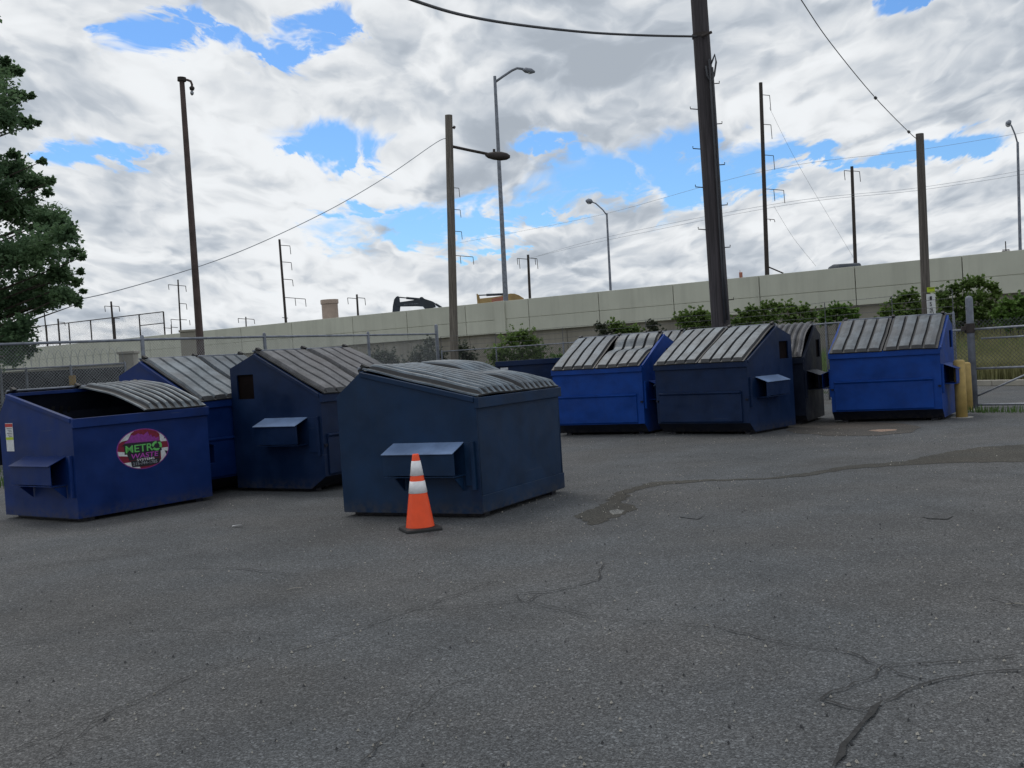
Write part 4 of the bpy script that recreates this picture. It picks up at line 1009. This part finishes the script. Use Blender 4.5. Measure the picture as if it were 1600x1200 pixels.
# ------------------------------------------------------------------ excavators and things on the highway
def excavator(x_l, x_r, n, m, m2, lab, boom, stick, cyl, text=None, red=None, extra=None):
    q = behind((x_l + x_r) / 2, n); Y = q.y; hx = at(x_r + 10, 500, Y).x
    e = empty('excavator', (hx, Y, 4.3)); tag(e, lab, 'excavator', 'excavators on the highway')
    L_ = lambda x, y: at(x, y, Y) - Vector((hx, Y, 4.3))
    def slab(px, th_, mm, name, off=0, par=None):
        b = MB(); p = [L_(x, y) for x, y in px]; k = len(p)
        b.add([(v.x, v.y - th_ / 2 - off, v.z) for v in p] + [(v.x, v.y + th_ / 2 - off, v.z) for v in p], [tuple(range(k)), tuple(range(2 * k - 1, k - 1, -1))] + [(i, i + k, (i + 1) % k + k, (i + 1) % k) for i in range(k)])
        return b.build(name, M[mm], par or e, bevel=.02)
    bo = slab(boom, .45, m, 'boom'); slab(stick, .32, m, 'stick')
    for c_ in cyl:
        b = MB(); a, z = L_(*c_[0]), L_(*c_[1]); b.tube([a, a.lerp(z, .35)], .05, 8); b.tube([a.lerp(z, .35), z], .10, 8); b.build('hydraulic_cylinder', M['exc_dark'], e, smooth=True)
    if red: slab(red, .03, 'exc_red', 'red_patch', .24, bo)
    if extra: slab(extra, .5, 'exc_dark', 'hose_bundle')
    if text:
        x0, x1, y0, y1 = text; a = L_(x0, y1); c_ = L_(x1, y0)
        text_mb('DOOSAN', c_.x - a.x, c_.z - a.z - .08, lambda u, v, nn: ((a.x + c_.x) / 2 + u, a.y - .235 - nn, (a.z + c_.z) / 2 + v)).build('lettering', M['steel_dull'], bo)
    # machine body on its tracks, largely below the top of the wall
    b = MB(); b.box(.2, 2.4, -1.0, 1.0, .55, 1.05); b.box(2.4, 3.0, -.9, .9, .5, 1.1); b.build('engine_house', M[m2], e, bevel=.06)
    b = MB(); b.box(.0, .9, .1, .95, .56, 1.12); b.build('cab', M['exc_dark'], e, bevel=.05)
    for yy in (-1.1, .7):
        b = MB(); pr = []
        for i in range(14):
            a = 2 * PI * i / 14; pr.append((1.2 + math.copysign(1.2, math.cos(a)) + math.cos(a) * .25, .26 + math.sin(a) * .25))
        k = len(pr); b.add([(x, yy, z) for x, z in pr] + [(x, yy + .4, z) for x, z in pr], [tuple(range(k)), tuple(range(2 * k - 1, k - 1, -1))] + [(i, i + k, (i + 1) % k + k, (i + 1) % k) for i in range(k)])
        b.build('track', M['black'], e)
excavator(613, 690, 7, 'exc_dark', 'exc_yellow', 'dark excavator with a lettered boom and raised stick behind the wall',
          [(617, 473), (626, 472), (640, 470), (656, 467.5), (662, 466.5), (676, 471), (679, 474), (681, 480), (665, 484), (661, 479), (650, 478.5), (622, 479)],
          [(613, 492), (614, 478), (616, 468), (619, 464), (622, 462.5), (624, 464), (625, 473), (625.5, 479), (624, 491)],
          [((624, 464.5), (655, 467.5)), ((676, 472), (690, 481))], (632, 653.5, 473, 477.5), None, [(655, 467), (657, 464.5), (660, 464), (664, 467.5), (661, 468.5)])
excavator(744, 826, 9, 'exc_yellow', 'exc_yellow', 'yellow excavator boom with an orange red patch behind the lamp mast',
          [(748, 467), (758, 465.8), (770, 464.5), (783, 462.5), (797, 458.8), (804, 459), (811, 461.5), (818, 466), (820, 469), (800, 470.5), (790, 471), (770, 472.8), (750, 474.5)],
          [(744.5, 459.5), (746, 459), (749, 462.5), (750, 467), (754, 474), (752, 476), (746, 476)],
          [((746, 461.5), (786, 459.8))], None, [(768, 467), (786, 463.5), (787, 471), (769, 472.5)], [(795, 470.6), (820, 467.5), (823, 469), (812, 470.8), (796, 472)])
q = behind(515, 12); p0 = at(501, 469, q.y); p1 = at(528, 468, q.y); rr_ = (p1.x - p0.x) / 2
b = MB(); cxp = (p0.x + p1.x) / 2; n = 8
b.lathe([(rr_ * .95, 4.2), (rr_ * .95, p0.z - .45), (rr_ * 1.05, p0.z - .4), (rr_ * 1.05, p0.z), (.01, p0.z)], n, c=(0, 0))
o = b.build('bridge_pier', M['pier'], bevel=.02); o.location = (cxp, q.y, 0); tag(o, 'stout beige faceted concrete pier rising behind the highway wall', 'pier')
q = behind(1157, 5); p0 = at(1155, 429, q.y); b = MB(); w_ = 5 / F_PX * q.y
b.box(p0.x, p0.x + w_ , q.y - .05, q.y + .05, p0.z - .5, p0.z + .15); b.box(p0.x + w_ * .3, p0.x + w_ * .45, q.y + .05, q.y + .1, 4.3, p0.z + .3)
tag(b.build('road_work_sign', M['exc_red'], bevel=.02), 'tiny orange road work sign just showing over the wall', 'sign')
q = behind(1318, 7); p0 = at(1300, 414, q.y); p1 = at(1338, 411.5, q.y); b = MB(); b.prism([(q.y - 1.2, 4.8), (q.y + 1.2, 4.8), (q.y + 1.25, p1.z - .35), (q.y + 1.0, p1.z - .05), (q.y, p1.z + .03), (q.y - 1.0, p1.z - .05), (q.y - 1.25, p1.z - .35)], p0.x, p1.x)
tr = b.build('dump_trailer', M['exc_dark'], bevel=.12); tag(tr, 'dark rounded vehicle roof barely visible over the wall', 'trailer')
for xx in (p0.x + .5, p1.x - .8):
    for yy in (q.y - 1.0, q.y + .8): b = MB(); b.tube([(xx, yy, 4.6), (xx, yy + .25, 4.6)], .3, 14); b.build('wheel', M['black'], tr)
q = behind(1571, 4); p0 = at(1571, 377, q.y); b = MB(); b.tube([(p0.x, q.y, 4.3), (p0.x, q.y, p0.z)], .03, 6); b.tube([(p0.x - .2, q.y, p0.z - .5), (p0.x + .2, q.y, p0.z - .5)], .03, 6); b.box(p0.x - .2, p0.x + .2, q.y - .1, q.y + .1, p0.z - .8, p0.z - .55)
tag(b.build('antenna_mast', M['dark_metal']), 'thin dark antenna poking above the wall at far right', 'antenna')

# ------------------------------------------------------------------ foliage
def leaves(b, c, rad, n, size, rn, squash=1.0, shell=.35):
    for _ in range(n):
        while True:
            v = Vector((rn.uniform(-1, 1), rn.uniform(-1, 1), rn.uniform(-1, 1)))
            if .05 < v.length < 1: break
        r = v.length ** shell; v = v.normalized() * r * (1 + rn.uniform(-.15, .22)); p = Vector((c[0] + v.x * rad, c[1] + v.y * rad, c[2] + v.z * rad * squash))
        s_ = size * rn.uniform(.6, 1.35); a = Vector((rn.gauss(0, 1), rn.gauss(0, 1), rn.gauss(0, .5))).normalized(); u = a.cross(Vector((rn.gauss(0, 1), rn.gauss(0, 1), rn.gauss(0, 1)))).normalized()
        tip = a * s_; sd_ = u * s_ * .42
        b.add([p - tip * .5, p - sd_ + tip * .05, p + tip * .6, p + sd_ + tip * .05], [(0, 1, 2, 3)])
def spray(b, c, rad, rn, size, nt_, nl_, squash=1.0):
    """a clump made of several twigs with leaves strung along them"""
    for _ in range(nt_):
        v = Vector((rn.gauss(0, 1), rn.gauss(0, 1), rn.gauss(0, .75))).normalized(); st_ = Vector(c) + v * rad * rn.uniform(.0, .5); L_ = rad * rn.uniform(.5, .95)
        dr = (v + Vector((rn.uniform(-.4, .4), rn.uniform(-.4, .4), rn.uniform(-.3, .2)))).normalized()
        for k in range(nl_):
            p = st_ + Vector((dr.x, dr.y, dr.z * squash)) * L_ * (k / nl_) + Vector((rn.gauss(0, .1), rn.gauss(0, .1), rn.gauss(0, .08))) * rad * .7
            s_ = size * rn.uniform(.6, 1.3); a = (dr + Vector((rn.gauss(0, .8), rn.gauss(0, .8), rn.gauss(0, .6)))).normalized(); u = a.cross(Vector((rn.gauss(0, .6), rn.gauss(0, .6), 1))).normalized()
            b.add([p - a * s_ * .5, p - u * s_ * .4, p + a * s_ * .6, p + u * s_ * .4], [(0, 1, 2, 3)])
rn = random.Random(77)
TY = 27.0
clumps = [(-20,120,45),(15,110,24),(-15,160,50),(25,150,20),(5,185,36),(42,190,16),(-70,170,60),(20,240,14),(-30,255,45),(20,265,38),(50,285,28),(-10,300,60),(-90,290,80),(75,300,10),(30,330,50),
          (75,345,42),(100,365,30),(112,395,22),(60,390,55),(20,400,60),(-50,400,90),(95,430,30),(120,440,12),(55,450,45),(70,470,28),(15,470,55),(100,462,26),(120,468,10),(-40,480,80),(30,515,38),(0,540,45),(45,545,22),
          (-120,200,80),(-150,320,100),(-130,440,110),(-200,400,90),(-180,240,90),(-90,80,60),(-60,20,60),(-130,-20,80),(-100,530,70),(20,555,26),(-30,565,45),(-170,120,90),(8,95,10),(30,112,9),(48,150,8),(58,192,7),(128,402,7),(126,425,8),(108,350,9),(98,335,8),(130,455,6),(122,475,7),(66,252,8),(80,283,9),(60,486,9)]
tree = empty('maple_tree', (at(-110, 600, TY).x, TY, -.03)); tag(tree, 'large dark green leafy tree cut off by the left edge', 'tree')
TO = Vector(tree.location); b = MB(); tips = []
for (x, y, r_) in clumps:
    c0 = at(x, y, TY); R_ = r_ / F_PX * TY
    for k in range(2 if r_ > 25 else 1):
        yo = rn.uniform(-1, 1) * (1.5 if r_ > 25 else .8) * (1 if k == 0 else 1.6)
        c_ = at(x, y, TY + yo) - TO; tips.append(c_)
        spray(b, c_, R_ * .80, rn, .098, int(18 + 64 * R_), int(7 + 9 * min(1, R_)), .8)
        spray(b, c_, R_ * .7, rn, .10, int(9 + 26 * R_), 9, .8)
b.build('crown', M['leaf_tree'], tree, recalc=False)
b = MB(); b.tube([(0, 0, 0), (.05, 0, 1.2), (0, .1, 3), (.1, .1, 5.5), (.1, 0, 8), (.2, 0, 10)], [.36, .28, .24, .18, .11, .04], 12)
b.build('trunk', M['bark'], tree, smooth=True)
b = MB()
for c_ in tips:
    z = max(2.6, min(9, c_.z - .35 - .12 * Vector((c_.x, c_.y)).length)); s_ = Vector((.1, .05, z)); m_ = s_.lerp(c_, .5) + Vector((0, 0, -.15)); b.tube([s_, m_, c_], [.045, .03, .008], 5)
b.build('limbs', M['bark'], tree)

def bush(cx, parts_, Y, m, lab, size=.11, dens=1.0, name='bush'):
    p0 = at(cx, 560, Y); e = empty(name, (p0.x, Y, -.03)); tag(e, lab, 'bush', 'bushes growing between the fence and the highway wall')
    O = Vector((p0.x, Y, -.03)); b = MB(); st_ = MB()
    for (x, y, r_) in parts_:
        R_ = r_ / F_PX * Y; c_ = at(x, y, Y) + Vector((0, rn.uniform(-.5, .5) * R_, 0)) - O
        spray(b, c_, R_ * 1.05, rn, size, int((34 + 60 * R_) * dens), 10, .9)
        st_.tube([(c_.x * .6, c_.y * .6, 0), (c_.x * .9, c_.y, max(.1, c_.z * .55)), c_], [.03, .02, .006], 5)
        for _ in range(5):
            v = Vector((rn.gauss(0, 1), rn.gauss(0, .6), abs(rn.gauss(0, 1)))).normalized(); tip = c_ + v * R_ * 1.35; st_.tube([c_, tip], [.008, .002], 4); leaves(b, tip, R_ * .15, 7, size * .8, rn)
    b.build('foliage', M[m], e, recalc=False); st_.build('stems', M['bark'], e, recalc=False)
wd = random.Random(8); pts = []
for i in range(2600):
    x = wd.uniform(560, 1600); Y = 38 + 8 * wd.random() - (x - 560) / 1040 * 6; p = at(x, 560, Y)
    if p.y > 25: pts.append((p.x, p.y, 0))
tag(blades('weeds', pts, .5, 1.25, M['leaf_a'], .03, 9), 'rough weeds between the fence and the highway wall', 'weeds', kind='stuff')
bush(600, [(590, 556, 12), (608, 560, 16), (598, 572, 16), (620, 572, 12)], 44, 'leaf_c', 'dull green bush left of the fence corner post')
bush(665, [(650, 560, 14), (668, 552, 16), (672, 535, 9), (683, 560, 18), (660, 574, 18), (640, 572, 12)], 46, 'leaf_c', 'dull brown green vine clump around the fence corner post')
bush(728, [(722, 548, 14), (730, 562, 15), (718, 570, 14)], 46, 'leaf_c', 'dark vine clump just right of the grey wooden lamp pole')
bush(810, [(785, 550, 20), (800, 530, 16), (815, 522, 12), (826, 535, 17), (840, 552, 18), (812, 556, 24), (775, 562, 16), (850, 566, 18), (830, 575, 20), (795, 575, 20)], 45, 'leaf_a', 'broad dark green bush above the open navy dumpster')
bush(880, [(872, 562, 12), (866, 570, 12), (885, 570, 10)], 41, 'leaf_b', 'small light green bush beside the bright blue dumpster at centre')
bush(943, [(940, 512, 9), (946, 523, 12), (938, 535, 12)], 42, 'leaf_c', 'dark upright vine clump left of the fresh green bush')
bush(975, [(960, 508, 9), (968, 517, 12), (985, 514, 11), (995, 521, 10), (975, 528, 16), (990, 532, 15)], 42, 'leaf_a', 'fresh green bush above the sagging lid dumpster')
bush(1020, [(1018, 508, 7), (1021, 518, 11), (1030, 524, 10), (1010, 526, 10)], 42, 'leaf_c', 'small pointed dark bush left of the thick utility pole')
bush(1085, [(1062, 498, 9), (1078, 494, 11), (1095, 492, 10), (1105, 500, 12), (1070, 508, 12), (1090, 508, 14), (1075, 516, 14), (1108, 512, 12)], 40, 'leaf_a', 'leafy bush pressed against the left of the thick utility pole')
bush(1205, [(1160, 492, 10), (1150, 502, 9), (1175, 486, 10), (1195, 482, 10), (1215, 480, 10), (1235, 482, 11), (1255, 485, 10), (1268, 492, 10), (1180, 498, 14), (1205, 496, 15), (1235, 498, 14), (1258, 504, 12), (1165, 508, 12)], 38, 'leaf_a', 'long leafy bush between the utility pole and the rounded green bush')
bush(1308, [(1292, 488, 9), (1305, 483, 9), (1318, 483, 9), (1330, 490, 10), (1310, 495, 14), (1290, 500, 11), (1333, 500, 11)], 37, 'leaf_b', 'rounded bright green bush above the right blue dumpster')
bush(1415, [(1385, 487, 10), (1400, 476, 11), (1412, 466, 10), (1425, 462, 10), (1432, 476, 13), (1405, 490, 14), (1428, 492, 14), (1380, 498, 9)], 39, 'leaf_a', 'dark green bush on the left of the brown tagged pole')
bush(1515, [(1472, 462, 11), (1490, 452, 11), (1510, 444, 11), (1530, 441, 10), (1548, 448, 10), (1556, 458, 9), (1480, 478, 15), (1505, 468, 17), (1530, 464, 16), (1500, 490, 16), (1525, 485, 16), (1470, 492, 12), (1550, 478, 13), (1480, 505, 14), (1512, 506, 16), (1540, 502, 15), (1560, 492, 12)], 38, 'leaf_a', 'biggest bush, right of the brown tagged pole')
bush(1585, [(1575, 476, 12), (1592, 470, 12), (1560, 490, 12), (1580, 494, 13), (1600, 488, 14), (1615, 478, 14), (1570, 505, 13), (1592, 504, 13)], 35, 'leaf_b', 'light green bush at the right edge above the gate')

# ------------------------------------------------------------------ litter
for (x, y, sx_, sy_, lab) in ((371, 824, .05, .018, 'small white paper scrap lying left of the cone'), (1280, 652, .04, .03, 'crumpled pale wrapper at the corner of the black dumpster')):
    p = gnd(x, y); b = MB(); rl = random.Random(x); vs = []
    for i in range(3):
        for j in range(3): vs.append(((i - 1) * sx_, (j - 1) * sy_, .012 + rl.uniform(0, .012)))
    b.add(vs, [(i * 3 + j, i * 3 + j + 1, (i + 1) * 3 + j + 1, (i + 1) * 3 + j) for i in range(2) for j in range(2)])
    o = b.build('paper_scrap', M['white'], recalc=False); o.location = (p.x, p.y, 0); o.modifiers.new('s', 'SOLIDIFY').thickness = .001; tag(o, lab, 'litter')
for (x, y, L_, a, lab) in ((460, 921, .10, .35, 'thin pale twig on the asphalt in the left foreground'), (1590, 946, .12, -.5, 'thin pale twig on the asphalt at the right edge')):
    p = gnd(x, y); b = MB(); b.tube([(-L_ / 2, 0, .006), (0, .006, .012), (L_ / 2, 0, .006)], .0025, 5); o = b.build('twig', M['concrete']); o.location = (p.x, p.y, 0); o.rotation_euler = (0, 0, a); tag(o, lab, 'litter')

# loose grit: pale and dark stones strewn over the lot, thicker around the damp trail and the dumpsters
rg = random.Random(31); b = MB()
spots = [(rg.uniform(0, 1600), 700 + 500 * rg.random() ** 1.5) for _ in range(900)] + [(rg.gauss(1000, 120), rg.gauss(775, 25)) for _ in range(250)] + [(rg.uniform(860, 1500), rg.gauss(686, 8)) for _ in range(250)]
for (x, y) in spots:
    if y < 668 or y > 1230: continue
    p = gnd(x, y); q = rg.uniform(.003, .009); vs = [(p.x + math.cos(a) * q * rg.uniform(.7, 1.2), p.y + math.sin(a) * q * rg.uniform(.7, 1.2), .004) for a in (0, 1.3, 2.5, 3.8, 5.1)]
    vs += [(p.x + rg.uniform(-.2, .2) * q, p.y + rg.uniform(-.2, .2) * q, .010 + q * .6)]
    b.add(vs, [(i, (i + 1) % 5, 5) for i in range(5)], rg.choice((0, 0, 1)))
tag(b.build('grit', [M['concrete'], M['lid_groove']], recalc=False), 'loose grit and small stones scattered on the asphalt', 'gravel', kind='stuff')
